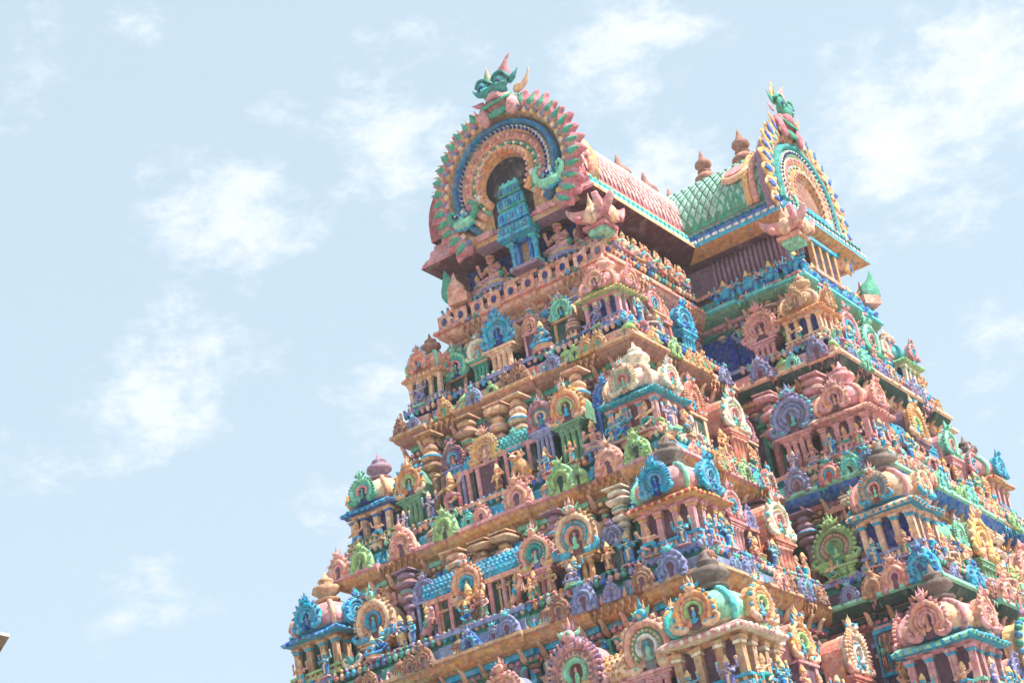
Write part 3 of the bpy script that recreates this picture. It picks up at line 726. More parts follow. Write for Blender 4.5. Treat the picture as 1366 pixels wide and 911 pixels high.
ARCHES=[
 ('N',2,22.47,1.94,0.34,'mint','s','ochre'),('N',2,24.44,2.01,0.49,'turq','l','peach'),('N',2,26.10,1.67,0.41,'jade','s','brown'),
 ('N',2,23.52,1.88,0.24,'pink','s','pink'),('N',3,21.76,2.33,0.47,'orange','l','green'),('N',3,26.85,2.10,0.45,'orange','l','green'),
 ('N',3,24.47,2.22,0.41,'gold','s','pink'),('N',3,25.49,2.41,0.33,'plum','s','lav'),('N',3,22.54,2.75,0.38,'rose','l','lav'),
 ('N',3,20.70,2.40,0.32,'blue','s','blue'),('N',3,23.53,2.12,0.23,'sky','s','turq'),('N',4,21.27,1.99,0.55,'peach','l','ochre'),
 ('N',4,24.49,1.85,0.44,'medal','l','tan'),('N',4,22.43,1.94,0.45,'rain','l','pink'),('N',4,27.43,1.80,0.55,'sunset','l','ochre'),
 ('N',4,25.31,1.65,0.20,'tan','s','tan'),('N',4,23.54,1.72,0.20,'tan','s','tan'),('N',4,20.39,1.75,0.26,'lav','s','grey'),
 ('N',4,25.91,2.15,0.30,'lav','s','lav'),('N',5,20.86,2.25,0.70,'sunny','l','pink'),('N',5,19.01,2.29,0.59,'mosaic','l','pink'),
 ('N',5,22.84,2.68,0.48,'pink','l','lav'),('L',2,42.72,2.22,0.42,'turq','l','turq'),('L',2,41.83,2.45,0.31,'coral','s','coral'),
 ('L',3,39.87,2.79,0.46,'coral','s','peach'),('L',3,41.65,2.54,0.55,'opal','l','coral'),('L',3,42.72,2.23,0.36,'rose','s','peach'),
 ('L',4,37.99,2.16,0.43,'ruby','l','pink'),('L',4,40.36,2.26,0.56,'opal','l','coral'),('L',4,39.19,2.12,0.26,'lav','s','coral'),
 ('L',5,35.78,2.52,0.46,'opal','l','coral'),('L',5,37.74,2.55,0.53,'orange','s','pink'),('L',5,40.18,2.62,0.58,'aqua','l','coral'),
 ('S',2,19.31,1.83,0.49,'pinkall','l','pink'),('S',2,18.45,1.66,0.30,'lime','s','lime'),('S',3,18.33,2.33,0.56,'slate','l','pink'),
 ('S',3,17.52,1.94,0.26,'amber','s','amber'),('S',4,17.45,1.64,0.53,'olive','l','lime'),('S',5,15.80,1.81,0.30,'tan','s','tan'),
 ('S',5,15.23,1.72,0.30,'tan','s','tan'),('F',2,47.31,2.53,0.55,'ruby','s','pink'),('F',2,48.77,2.33,0.54,'jade','s','teal'),
 ('F',2,50.40,2.68,0.42,'rose','s','teal'),('F',3,46.89,2.85,0.55,'orange','l','plum'),('F',3,49.31,3.15,0.44,'jade','l','pink'),
 ('F',3,51.42,2.98,0.41,'ruby','s','pink'),('F',4,46.46,3.30,0.66,'gold','l','green'),('F',4,50.21,4.71,0.53,'pink','s','pink'),
 ('F',5,44.60,4.19,0.82,'citrus','l','plum'),
]
PLAQUES=[
 ('N',2,25.15,0.05,0.22,'slate'),('N',2,23.61,0.18,0.26,'brown'),('N',2,22.54,0.15,0.20,'slate'),
 ('N',2,26.10,0.04,0.22,'amber'),('N',2,21.47,0.16,0.21,'amber'),('N',2,27.20,0.03,0.18,'slate'),
 ('N',2,27.66,-0.21,0.21,'brown'),('N',2,21.82,0.19,0.16,'lime'),('N',2,24.53,0.01,0.16,'lime'),
 ('N',3,21.88,0.45,0.33,'lime'),('N',3,23.21,0.38,0.35,'pinkall'),('N',3,25.50,0.42,0.32,'lime'),
 ('N',3,26.89,0.30,0.35,'pinkall'),('N',3,28.26,0.19,0.31,'lime'),('N',3,29.02,0.11,0.32,'pinkall'),
 ('N',3,20.48,0.58,0.34,'pinkall'),('N',3,19.68,0.56,0.31,'lime'),('N',3,24.34,0.35,0.23,'pinkall'),
 ('N',4,23.11,-0.54,0.26,'slate'),('N',4,20.97,-0.35,0.29,'slate'),('N',4,18.59,-0.38,0.32,'slate'),
 ('N',4,21.65,-0.01,0.24,'brown'),('N',4,19.38,-0.22,0.25,'brown'),('N',4,24.24,0.23,0.23,'blue'),
 ('N',4,25.63,0.05,0.24,'brown'),('L',2,42.05,0.59,0.25,'amber'),('L',2,43.25,0.49,0.23,'slate'),
 ('L',2,40.54,0.47,0.22,'lime'),('L',3,39.13,0.15,0.24,'amber'),('L',3,40.32,0.09,0.23,'lime'),
 ('L',3,41.59,0.08,0.29,'coral'),('L',3,40.99,0.19,0.19,'sky'),('L',4,36.96,-0.26,0.24,'slate'),
 ('L',4,38.45,-0.15,0.23,'pinkall'),('L',4,39.73,-0.24,0.25,'slate'),('S',2,19.33,0.03,0.29,'mauve'),
 ('S',2,17.58,0.18,0.27,'mauve'),('S',2,18.34,0.12,0.19,'mint'),('S',3,18.36,0.21,0.31,'mauve'),
 ('S',3,17.43,0.22,0.27,'ruby'),('S',3,16.82,0.24,0.27,'mint'),('S',3,16.34,0.34,0.25,'slate'),
 ('S',4,15.87,-0.65,0.33,'pinkall'),('S',4,15.14,-0.63,0.36,'turq'),('S',4,16.47,-0.61,0.26,'tan'),
 ('S',4,17.11,-0.53,0.22,'slate'),('F',2,45.80,0.07,0.28,'mint'),('F',2,47.59,0.19,0.28,'orange'),
 ('F',2,49.19,0.29,0.27,'mauve'),('F',3,44.46,0.60,0.26,'pinkall'),('F',3,46.04,0.82,0.29,'mint'),
 ('F',3,47.95,1.02,0.30,'mint'),('F',3,49.83,1.00,0.31,'orange'),('F',4,43.52,-0.03,0.32,'turq'),
 ('F',4,45.51,0.04,0.34,'pinkall'),
]
STATUES=[
 ('N',3,23.22,1.96,0.85,'lion','ochre'),('N',3,25.52,1.92,1.00,'dance','tan'),('N',3,21.04,1.64,0.79,'sit','pink'),
 ('N',3,20.51,1.83,0.70,'stand','turq'),('N',3,23.98,1.82,0.73,'stand','orange'),('N',3,26.19,1.74,0.75,'four','lav'),
 ('N',3,22.47,1.95,0.63,'sit','coral'),('N',3,20.16,1.69,0.78,'four','turq'),('N',4,25.75,1.20,0.91,'horse','pink'),
 ('N',4,23.06,1.37,0.88,'horse','salmon'),('N',4,24.45,1.16,0.94,'dance','orange'),('N',4,26.52,1.40,0.80,'four','blue'),
 ('N',4,26.21,1.01,0.71,'stand','turq'),('N',4,27.19,0.96,0.72,'dance','turq'),('N',4,21.31,1.14,0.67,'four','turq'),
 ('N',4,22.48,1.10,0.68,'stand','pink'),('N',4,22.03,0.96,0.67,'stand','tan'),('N',4,20.40,1.03,0.70,'stand','orange'),
 ('N',4,19.85,1.03,0.77,'four','turq'),('N',4,24.01,1.19,0.69,'stand','pink'),('N',5,21.85,2.41,0.64,'stand','pink'),
 ('N',5,19.91,2.10,0.55,'sit','mauve'),('L',3,38.58,1.51,0.79,'four','lav'),('L',3,40.33,1.67,0.73,'stand','orange'),
 ('L',3,41.90,1.65,0.66,'dance','peach'),('L',4,36.91,1.64,0.90,'four','turq'),('L',4,38.28,1.52,0.68,'stand','blue'),
 ('L',4,39.41,1.13,0.73,'four','turq'),('L',4,41.01,1.64,0.72,'stand','salmon'),('L',4,38.48,1.13,0.60,'sit','orange'),
 ('L',5,35.64,1.59,0.80,'four','turq'),('L',5,36.77,1.59,0.75,'stand','salmon'),('L',5,38.41,1.74,0.77,'four','turq'),
 ('L',5,37.50,1.61,0.68,'stand','peach'),('S',3,17.94,1.65,0.54,'sit','pink'),('S',3,16.92,2.14,0.67,'dance','pink'),
 ('F',2,48.78,2.73,0.66,'stand','turq'),('F',2,51.23,2.81,0.74,'four','orange'),('F',2,47.89,2.19,0.60,'sit','pink'),
 ('F',3,45.54,2.12,0.88,'four','turq'),('F',3,47.87,2.51,0.72,'stand','salmon'),('F',3,50.17,3.04,0.86,'four','green'),
 ('F',3,50.37,2.49,0.65,'stand','turq'),('F',3,48.62,2.29,0.68,'sit','peach'),('F',4,44.59,2.36,0.75,'stand','peach'),
 ('F',4,47.83,3.06,0.85,'four','lime'),('F',4,50.09,3.55,0.83,'dance','orange'),('F',5,42.11,3.25,0.74,'four','turq'),
]
COLUMNS=[
 ('N',3,24.14,3.05,0.59,'peach'),('N',3,23.52,3.14,0.58,'peach'),('N',3,21.64,3.27,0.50,'peach'),
 ('N',3,25.17,3.12,0.59,'tan'),('N',3,26.44,3.04,0.60,'tan'),('N',4,23.61,2.91,0.63,'tan'),
 ('N',4,24.27,2.88,0.63,'tan'),('N',4,25.10,2.81,0.64,'peach'),('N',4,26.67,2.73,0.65,'mauve'),
 ('N',4,20.24,2.44,0.60,'cream'),('N',4,22.07,2.88,0.62,'mauve'),('L',4,40.50,2.43,0.64,'plum'),
 ('S',4,16.89,2.39,0.69,'cream'),('S',4,18.34,2.07,0.70,'mauve'),('S',3,17.77,2.85,0.61,'pink'),
 ('S',3,19.19,2.72,0.62,'pink'),
]

# ---- arched niches
for face, n, s, dz, r, pal, kind, ped in ARCHES:
    dz = min(dz, 2.35 if n > 2 else 2.0)
    if face == 'F' and n == 4: dz = min(dz, 2.1)
    z = Z[n] + dz; h = max(.05, dz - .765 - r*.9)
    d = -.62 if kind == 'l' else -.8
    core = {'green': 'jade', 'lime': 'dkgreen'}.get(ped, 'plum' if ped in ('pink', 'coral') else 'dkgreen')
    o = link('niche', pedestal_mesh(ped if ped in PAL else 'pink', 'peach' if ped == 'ochre' else ped, r*2, h, kind, core), tower, fmat(face, n, s, d, z - r*.9))
    c = link('horseshoe_arch', arch_mesh(pal), o); c.matrix_local = Matrix.Translation((0, -.02, r*.9)) @ Matrix.Scale(r, 4)
    take((face, n), s, r*.85)
# ---- plaques leaning on the cornices
npl = 0
for face, n, s, dz, r, pal in PLAQUES:
    link('arch_plaque', plaque_mesh(pal), tower, fmat(face, n, s, .05, Z[n] - .02 + r) @ Matrix.Scale(r*1.12, 4)); npl += 1
    take((face, n, 'band'), s, r*.9)
# ---- stacked columns
for face, n, s, dz, h, cn in COLUMNS:
    top = Z[n-1] - .6
    hh = top - floor_z(n)
    link('column', column_mesh(cn, hh), tower, fmat(face, n, s, -1.15, floor_z(n)) @ Matrix.Diagonal((1.25, 1.25, hh/round(hh, 1), 1)))
# ---- barrel roofed shrines behind the arches
def barrel(face, n, s0, s1, zc, r, d, col, scale_col, ends):
    L = s1 - s0; b = MB()
    m = 14; pr = [(r*1.0*math.cos(R(a)), r*1.05*math.sin(R(a))) for a in [-25 + 230*i/m for i in range(m+1)]]
    vs = []; fs = []
    for x in (-L/2, L/2):
        for y, z in pr: vs.append((x, y, z))
    k = m + 1
    for i in range(m): fs.append((i, i+1, k+i+1, k+i))
    fs += [tuple(range(k-1, -1, -1)), tuple(range(k, 2*k))]
    b.add(vs, fs, col, True)
    nx = max(3, int(L/.13))
    for i in range(nx):
        for j in range(8):
            a = R(80 + 120*j/7); x = -L/2 + (i + (.5 if j % 2 else .15))*L/nx
            if x > L/2 - .05: continue
            b.ell((x, r*1.0*math.cos(a), r*1.05*math.sin(a)), (.055, .045, .05), scale_col, 5, 3)
    b.box(0, 0, -r*.45 - .12, L*1.02, r*2.1, .12, ends)
    b.box(0, 0, -r*.45 - (zc - floor_z(n) - r*.45 - .12) - .12, L*.9, r*1.6, zc - floor_z(n) - r*.45 - .0, 'dkgreen')
    for i in range(int(L/.5)+1):
        b.box(-L*.45 + (i + .5)*L*.9/(int(L/.5)+1), -r*.85, -(zc - floor_z(n)), .1, .1, zc - floor_z(n) - r*.45 - .12, 'pink')
    o = link('barrel_shrine', b.mesh('barrel_shrine'), tower, fmat(face, n, (s0+s1)/2, d, zc))
    return o
barrel('N', 4, 22.75, 25.9, Z[4] + 2.0, .4, -1.05, 'turq', 'sky', 'salmon')
barrel('N', 3, 22.9, 24.1, Z[3] + 2.1, .28, -1.0, 'teal', 'aqua', 'pink')
barrel('N', 3, 24.9, 25.6, Z[3] + 2.0, .28, -1.0, 'turq', 'sky', 'pink')
barrel('N', 5, 19.3, 20.8, Z[5] + 1.95, .5, -1.05, 'peach', 'ochre', 'pink')
barrel('S', 4, 16.35, 17.0, Z[4] + 1.6, .3, -1.0, 'violet', 'lav', 'lav')
barrel('F', 4, 44.9, 47.6, Z[4] + 1.9, .45, -1.1, 'mint', 'aqua', 'salmon')
barrel('F', 3, 46.0, 48.4, Z[3] + 1.9, .4, -1.1, 'turq', 'sky', 'pink')
# ---- navy windows and painted panels on the walls
def panel(face, n, s, z0, w, h, col, fr):
    b = MB(); b.box(0, 0, 0, w, .06, h, fr); b.box(0, -.04, .05, w - .1, .04, h - .1, col)
    link('window', b.mesh('window'), tower, fmat(face, n-1, s, -.56 + .03, z0))
for a in (('S', 2, 20.2, 23.2, .9, .85, 'royal', 'pink'), ('S', 2, 18.75, 23.25, .6, .8, 'royal', 'rose'), ('S', 3, 18.9, 19.6, .7, 1.3, 'blue', 'brown'), ('S', 3, 17.1, 19.7, .5, 1.2, 'blue', 'ochre'), ('S', 4, 17.6, 15.9, .5, 1.4, 'blue', 'lav'),
          ('N', 3, 22.0, 19.6, .5, 1.2, 'blue', 'jade'), ('N', 4, 26.1, 15.9, .5, 1.3, 'plum', 'salmon'), ('L', 2, 43.9, 23.1, .6, .9, 'teal', 'jade'), ('L', 3, 42.2, 19.6, .5, 1.2, 'navy', 'peach'), ('F', 2, 46.4, 23.1, .8, .9, 'navy', 'salmon')):
    panel(*a)
# ------------------------------------------------------------------ filling of ledges and cornices
rnd = random.Random(11)
stat = [list(t) for t in STATUES]
for t in stat: take((t[0], t[1]), t[2], .26); 
POSES = ['stand', 'four', 'dance', 'sit', 'kneel', 'stand', 'four', 'lion', 'horse', 'kneel']
SCOL = ['turq', 'turq', 'blue', 'lime', 'tan', 'turq', 'pink', 'tan', 'orange', 'salmon', 'lav', 'green', 'peach', 'coral', 'blue', 'mauve', 'ochre', 'cream', 'turq', 'turq', 'peach', 'salmon']
APL = [k for k in AP if k not in ('pinkall',)]
n_arch = len(ARCHES); n_col = len(COLUMNS)
for n in (2, 3, 4, 5):
    for face in 'NLSF':
        s0, s1 = span(face, n); s = s0 + .5
        if face == 'S': s1 -= .9
        if face == 'L': s1 -= .55
        i = 0
        while s < s1 - .35:
            if free((face, n), s, .17):
                i += 1
                if i % 5 in (1, 4):
                    me = urn_mesh(*rnd.choice([('brown', 'peach'), ('tan', 'pink'), ('peach', 'turq'), ('stone', 'salmon')])) if rnd.random() < .5 else crest_mesh(*rnd.choice([('pink', 'salmon', 'turq'), ('turq', 'lav', 'peach'), ('peach', 'mint', 'pink'), ('lav', 'slate', 'mint'), ('salmon', 'cream', 'teal')]))
                    link(me.name.split('.')[0], me, tower, fmat(face, n, s, -.45, floor_z(n)) @ Matrix.Scale(rnd.uniform(.4, .5), 4)); take((face, n), s, .18)
                elif i % 5 == 3 and free((face, n), s + .12, .3) and n_arch < 98:
                    r = rnd.uniform(.26, .36); dz = rnd.uniform(1.55, 2.1); pal = rnd.choice(APL)
                    ped = rnd.choice(['pink', 'peach', 'lav', 'mint', 'turq', 'tan', 'jade'])
                    h = max(.05, dz - .765 - r*.9)
                    o = link('niche', pedestal_mesh(ped, 'salmon', r*2, h, 'l', 'dkgreen'), tower, fmat(face, n, s + .12, -.7, Z[n] + dz - r*.9))
                    c = link('horseshoe_arch', arch_mesh(pal), o); c.matrix_local = Matrix.Translation((0, -.02, r*.9)) @ Matrix.Scale(r, 4)
                    take((face, n), s + .12, .3); n_arch += 1
                else:
                    stat.append([face, n, s, 1.2, rnd.uniform(.66, .86), rnd.choice(POSES), rnd.choice(SCOL)]); take((face, n), s, .15)
                    if n_col < 96 and i % 2:
                        top = Z[n-1] - .6; hh = top - floor_z(n)
                        link('column', column_mesh(rnd.choice(['peach', 'mauve', 'cream', 'tan', 'lav', 'pink', 'turq']), hh), tower, fmat(face, n, s + .2, -1.15, floor_z(n)) @ Matrix.Diagonal((1.15, 1.15, hh/round(hh, 1), 1))); n_col += 1
            s += .11
# second, upper row standing on brackets at the wall head
b_br = 0
for n in (2, 3, 4, 5):
    for face in ('NLF' if n > 2 else 'L'):
        s0, s1 = span(face, n-1)
        k = int((s1 - s0)/.74)
        for i in range(k):
            s = s0 + .42 + i*.74 + rnd.uniform(-.15, .15)
            if s > s1 - .5: continue
            stat.append([face, -n, s, 0, rnd.uniform(.6, .72), rnd.choice(['kneel', 'sit', 'four', 'kneel', 'lion']), rnd.choice(SCOL)])
# upper register of the walls: carved panels, crests and urns between the brackets
nu_ = [0, 0, 0]
for n in (2, 3, 4, 5):
    for face in 'NLSF':
        s0, s1 = span(face, n - 1); s = s0 + .3; i = 0
        if face == 'S': s1 -= .5
        while s < s1 - .25:
            w = i % 3; i += 1; z = floor_z(n) + rnd.uniform(.95, 1.35)
            if not all(s + .2 <= q - .25 or s - .2 >= q + .25 for q in [t[2] for t in stat if t[0] == face and t[1] == -n]): s += .15; continue
            if w == 0 and nu_[0] < 96: link('carved_panel', panel_mesh(rnd.randrange(14)), tower, fmat(face, n - 1, s, -.42, z) @ Matrix.Diagonal((.52, 1.3, .62 + .12*n/3, 1))); nu_[0] += 1
            elif w == 1 and nu_[1] < 60: link('leaf_crest', crest_mesh(*rnd.choice([('pink', 'salmon', 'turq'), ('turq', 'lav', 'peach'), ('peach', 'mint', 'pink'), ('lav', 'slate', 'mint'), ('salmon', 'cream', 'teal')])), tower, fmat(face, n - 1, s, -.38, z + .25) @ Matrix.Scale(.52, 4)); nu_[1] += 1
            elif nu_[2] < 60: link('urn', urn_mesh(*rnd.choice([('brown', 'peach'), ('tan', 'pink'), ('peach', 'turq'), ('lav', 'salmon')])), tower, fmat(face, n - 1, s, -.38, z + .35) @ Matrix.Scale(.5, 4)); nu_[2] += 1
            s += .5
# cornice band: flowers, domed blocks and small plaques in the gaps
FL = {2: [('lav', 'salmon', 'peach'), ('pink', 'lav', 'mint')], 3: [('turq', 'orange', 'peach'), ('turq', 'peach', 'orange')], 4: [('slate', 'mauve', 'lav'), ('jade', 'lav', 'pink')], 5: [('pink', 'turq', 'gold'), ('mint', 'rose', 'peach')]}
KB = {2: ('lime', 'salmon'), 3: ('tan', 'turq'), 4: ('brown', 'peach'), 5: ('lime', 'lav')}
PB = {2: ['slate', 'amber', 'brown', 'lav'], 3: ['lime', 'pinkall', 'mint', 'coral'], 4: ['slate', 'brown', 'lav', 'pinkall'], 5: ['turq', 'pinkall', 'lime']}
nf = nk = 0
for n in (2, 3, 4, 5):
    for face in 'NLSF':
        s0, s1 = span(face, n); s = s0 + .18; i = 0
        while s < s1 - .15:
            if free((face, n, 'band'), s, .18):
                w = i % 3; i += 1
                if w == 0 and nk < 100:
                    link('domed_block', knob_mesh(*KB[n]), tower, fmat(face, n, s, -.14, Z[n] + .07 + .17) @ Matrix.Scale(.17, 4)); nk += 1
                elif w == 1 and nf < 100:
                    link('flower_panel', flower_mesh(*rnd.choice(FL[n])), tower, fmat(face, n, s, -.2, Z[n] + .24) @ Matrix.Scale(.17, 4)); nf += 1
                elif npl < 100:
                    r = rnd.uniform(.17, .22); link('arch_plaque', plaque_mesh(rnd.choice(PB[n])), tower, fmat(face, n, s, .04, Z[n] - .0 + r) @ Matrix.Scale(r*1.12, 4)); npl += 1
                take((face, n, 'band'), s, .19)
            s += .06
# ---- top cornice: salmon plaques with navy flowers on the narrow end, blue dwarfs on the bay
for i in range(10):
    s = 21.35 + i*(26.65 - 21.35)/9
    b = flower_mesh('salmon', 'coral', 'navy', .52)
    link('flower_panel', b, tower, fmat('N', 1, s, -.08, Z[1] + .3) @ Matrix.Diagonal((.19, .19, .24, 1)))
for face, col, s0, s1, k in (('S', 'turq', 18.2, 20.5, 4), ('F', 'turq', 45.5, 50.2, 9), ('L', 'salmon', 40.2, 44.6, 8), ):
    for i in range(k):
        s = s0 + (s1 - s0)*i/(k-1)
        stat.append([face, 1, s, 0, .72 if face != 'L' else .66, 'kneel', col if face != 'L' else ('salmon', 'coral', 'peach')[i % 3]])
for s, h in ((22.75, 1.25), (25.1, 1.25), (22.2, .7), (24.7, .6), (25.65, .7), (21.75, .8)):
    stat.append(['N', 0, s, 0, h, 'sit', 'salmon' if h < .6 else 'pink'])

for k, (face, n, s, dz, r, pal, kind, ped) in enumerate(ARCHES):  # a small figure before each pillared niche
    if kind == 'l' and n > 2: stat.append([face, n, s + (.1 if k % 2 else -.1), 1.2, rnd.uniform(.5, .6), rnd.choice(['sit', 'stand', 'four', 'dance']), ('turq', 'peach', 'turq', 'tan', 'salmon', 'lav')[k % 6], -.27])
for n, wv in ((2, 1.15), (3, 1.4), (4, 1.5), (5, 1.7)):   # attendants round the corner pavilions
    l = lev(n); q = .38 + wv/2
    for face, cs in (('N', (l['y'] + q, l['yl'] - q)), ('L', (l['x'] + q,)), ('S', (l['yb'] + q,)), ('F', (l['xb'] + q,))):
        for c in cs:
            for k in ((-.24, .24) if n > 2 else (.1,)):
                stat.append([face, n, c + k*wv*1.15, 1.2, rnd.uniform(.62, .74), rnd.choice(['stand', 'four', 'dance', 'four']), rnd.choice(['turq', 'turq', 'salmon', 'peach', 'turq', 'lav', 'pink']), -.24])
FN = {'N': ('gabled end', 'near corner'), 'L': ('sunlit long side', 'near corner'), 'S': ('shaded bay flank', 'bay corner'), 'F': ('sunlit bay front', 'bay corner')}
ORD = ['first', 'second', 'third', 'fourth', 'fifth', 'sixth', 'seventh', 'eighth', 'ninth', 'tenth', 'eleventh', 'twelfth', 'thirteenth', 'fourteenth', 'fifteenth', 'sixteenth', 'seventeenth', 'eighteenth', 'nineteenth', 'twentieth', 'twenty-first', 'twenty-second', 'twenty-third', 'twenty-fourth', 'twenty-fifth', 'twenty-sixth', 'twenty-seventh', 'twenty-eighth', 'twenty-ninth', 'thirtieth']
LEDGE = {0: 'roof neck', 1: 'top cornice', 2: 'uppermost ledge', 3: 'second ledge', 4: 'third ledge', 5: 'fourth ledge', -2: 'first row brackets', -3: 'second row brackets', -4: 'third row brackets', -5: 'fourth row brackets'}
PN = {'stand': 'standing', 'four': 'four-armed', 'dance': 'dancing', 'sit': 'seated', 'kneel': 'crouching', 'lion': 'lion', 'horse': 'rearing horse'}
CN = {'turq': 'turquoise', 'tan': 'tan', 'lav': 'lavender', 'mauve': 'mauve', 'ochre': 'ochre', 'lime': 'lime-green'}
rows = {}
for t in stat: rows.setdefault((t[0], t[1]), []).append(t)
for (face, n), L in rows.items():
    L.sort(key=lambda t: t[2])
    for i, (_, _, s, dz, h, pose, colr, *ex) in enumerate(L):
        if n == 1: M = fmat(face, 1, s, -.22 if face != 'L' else -.3, Z[1] + (.05 if face != 'L' else .76))
        elif n == 0: M = fmat('N', 1, s, -.58, Z[1] + .77)
        elif n < 0: M = fmat(face, -n - 1, s, -.48, Z[-n - 1] - 1.05)
        else: M = fmat(face, n, s, (ex[0] if ex else -.42 - (.12 if pose == 'horse' else 0)), floor_z(n) - (.06 if ex else 0))
        if n < 0:                                         # a carved bracket carries it
            b = MB(); b.box(0, .06, -.2, .34, .5, .2, 'brown' if i % 2 else 'peach', None, 1.0, .55)
            link('bracket', b.mesh('bracket'), tower, M)
        hh = h*(1.12 if pose in ('sit', 'kneel', 'lion') else 1.0)
        o = link({'lion': 'lion_statue', 'horse': 'horse_statue'}.get(pose, 'statue'), statue_mesh(pose, colr), None, M @ Matrix.Rotation(rnd.uniform(-.25, .25), 4, 'Z') @ Matrix.Diagonal((hh*1.18*(-1 if (i % 2 and pose != 'four') else 1), hh*1.15, hh, 1)))
        fn, cn = FN[face]
        tag(o, f"{CN.get(colr, colr)} {PN[pose]} statue, {ORD[i]} from {cn} on {LEDGE[n]} of {fn}", 'statue', 'painted statues on the ledges of the tower')

# ------------------------------------------------------------------ roof neck, eave and barrel roofs
ZE = 27.16
b = MB()
sweep(b, [(1, -.8, 27.0, NB('navy', 'jade', 'mauve'), False), (1, -.8, Z[1] + .78, 'plum', False)])
# fluted frieze on the neck and coffers below the eave
for face in 'LS':
    s0, s1 = span(face, 1)
    for i in range(int((s1 - s0)/.16)):
        M = fmat(face, 1, s0 + .1 + i*.16, -.72, Z[1] + .95); b.tube([(0, .02, 0), (0, -.02, .5), (0, .02, .95)], [.05, .07, .05], 'mauve' if face == 'S' else 'wine', 6, M)
link('roof_neck', b.mesh('roof_neck'), tower)
b = MB()
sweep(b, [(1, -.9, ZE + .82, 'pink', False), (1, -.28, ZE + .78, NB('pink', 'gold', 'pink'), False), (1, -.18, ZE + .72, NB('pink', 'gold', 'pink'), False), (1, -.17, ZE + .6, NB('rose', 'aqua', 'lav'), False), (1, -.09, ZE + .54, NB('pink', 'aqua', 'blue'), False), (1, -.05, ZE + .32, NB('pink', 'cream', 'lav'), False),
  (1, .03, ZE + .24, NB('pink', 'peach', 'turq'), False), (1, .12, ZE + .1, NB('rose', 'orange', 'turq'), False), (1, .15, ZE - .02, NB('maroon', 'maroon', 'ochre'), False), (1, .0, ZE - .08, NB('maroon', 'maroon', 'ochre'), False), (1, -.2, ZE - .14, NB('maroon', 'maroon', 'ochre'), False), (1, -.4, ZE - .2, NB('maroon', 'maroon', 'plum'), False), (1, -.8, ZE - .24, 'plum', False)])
# dots and little arches on the eave
for face in 'LSNF':
    s0, s1 = span(face, 1); k = int((s1 - s0 + .6)/.27)
    for i in range(k):
        M = fmat(face, 1, s0 + (i + .5)*(s1 - s0)/k, .07, ZE)
        if face in 'SF': b.box(0, -.03, .13, .15, .06, .09, 'white', M); b.ring(0, .46, .05, .11, 0, 180, .06, .3, 'teal', 6, M=M)
        elif face == 'L': b.box(0, -.0, .13, .17, .05, .06, 'cream', M); b.ell((0, .13, .46), (.05, .05, .08), 'aqua', 6, 4, M)
        else: b.ell((0, -.03, .1), (.09, .06, .05), 'pink', 6, 4, M)
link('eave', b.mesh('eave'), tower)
def roof(axis, c, half, z0, hgt, a0, a1, pad, col, scol, s_tile, name):
    """barrel roof; axis 'x' or 'y', ridge at coordinate c of the other axis"""
    b = MB(); m = 26
    def P(u, th, k=1.0):
        w = half*k*(1 + .07*math.sin(2*th) * (1 if th < PI/2 else -1))*math.cos(th); z = z0 + hgt*k*math.sin(th)
        return Vector((u, c + w, z)) if axis == 'x' else Vector((c + w, u, z))
    vs = []; fs = []
    for u in (a0, a1):
        for i in range(m+1): vs.append(P(u, PI*i/m))
    for i in range(m): fs.append((i, i+1, m+1+i+1, m+1+i))
    fs += [tuple(range(m+1)), tuple(range(2*m+1, m, -1))]
    b.add(vs, fs, col, True)
    nu = int((a1 - a0)/s_tile); nt = int(1.9*half*1.6/s_tile)
    for i in range(nu):
        for j in range(nt):
            t0 = PI*(.03 + .94*(j + .5)/nt); u0 = a0 + (i + (1.0 if j % 2 else .5))*(a1 - a0)/nu
            if u0 > a1 - .05: continue
            du = s_tile*.5; dt = PI*.94/nt*.95
            b.add([P(u0 - du*.9, t0, 1.004), P(u0, t0 - dt*.9, 1.012 if t0 < PI/2 else 1.004), P(u0 + du*.9, t0, 1.004), P(u0, t0 + dt*.9, 1.004 if t0 < PI/2 else 1.012), P(u0, t0, 1.016)], [(0, 1, 4), (1, 2, 4), (2, 3, 4), (3, 0, 4)], scol)
    b.warp(.035, .9, 2)
    if pad:
        pts = [P(pad, PI*i/m, 1.02) for i in range(m+1)]
        for q, cc in ((0, 'salmon'), (.22, 'gold')): b.tube([p + (Vector((q, 0, 0)) if axis == 'x' else Vector((0, q, 0))) for p in pts], .11, cc, 6)
    return link(name, b.mesh(name), tower)
XM, YC = 47.6, 23.99
roof('x', YC, 2.62, ZE + .72, 2.55, 39.7, 56.0, 40.25, 'rose', 'dusty', .25, 'tiled_roof')
roof('y', XM, 2.22, ZE + .66, 2.46, 18.3, 30.1, 18.8, 'jade', 'verd', .26, 'tiled_roof')
b = MB()                                                  # ridge course under the finials
b.box(47.85, YC, ZE + 3.24, 16.2, .3, .14, 'brown'); b.box(XM, 24, ZE + 3.09, .3, 12, .14, 'mint')
link('ridge', b.mesh('ridge'), tower)
# medallion on the teal roof
b = MB(); b.prism([(.5*math.cos(2*PI*i/18)*(1.0), .42*math.sin(2*PI*i/18)) for i in range(18)], -.06, .1, 'peach', bev=.12); b.prism([(.3*math.cos(2*PI*i/14), .24*math.sin(2*PI*i/14)) for i in range(14)], -.1, .1, 'pink')
th = R(148); px = XM + 2.22*math.cos(th)*1.07; pz = ZE + .66 + 2.46*math.sin(th)
link('medallion', b.mesh('medallion'), tower, Matrix.Translation((px - .05, 19.35, pz + .05)) @ Matrix.Rotation(-PI/2, 4, 'Z') @ Matrix.Rotation(R(-38), 4, 'X'))

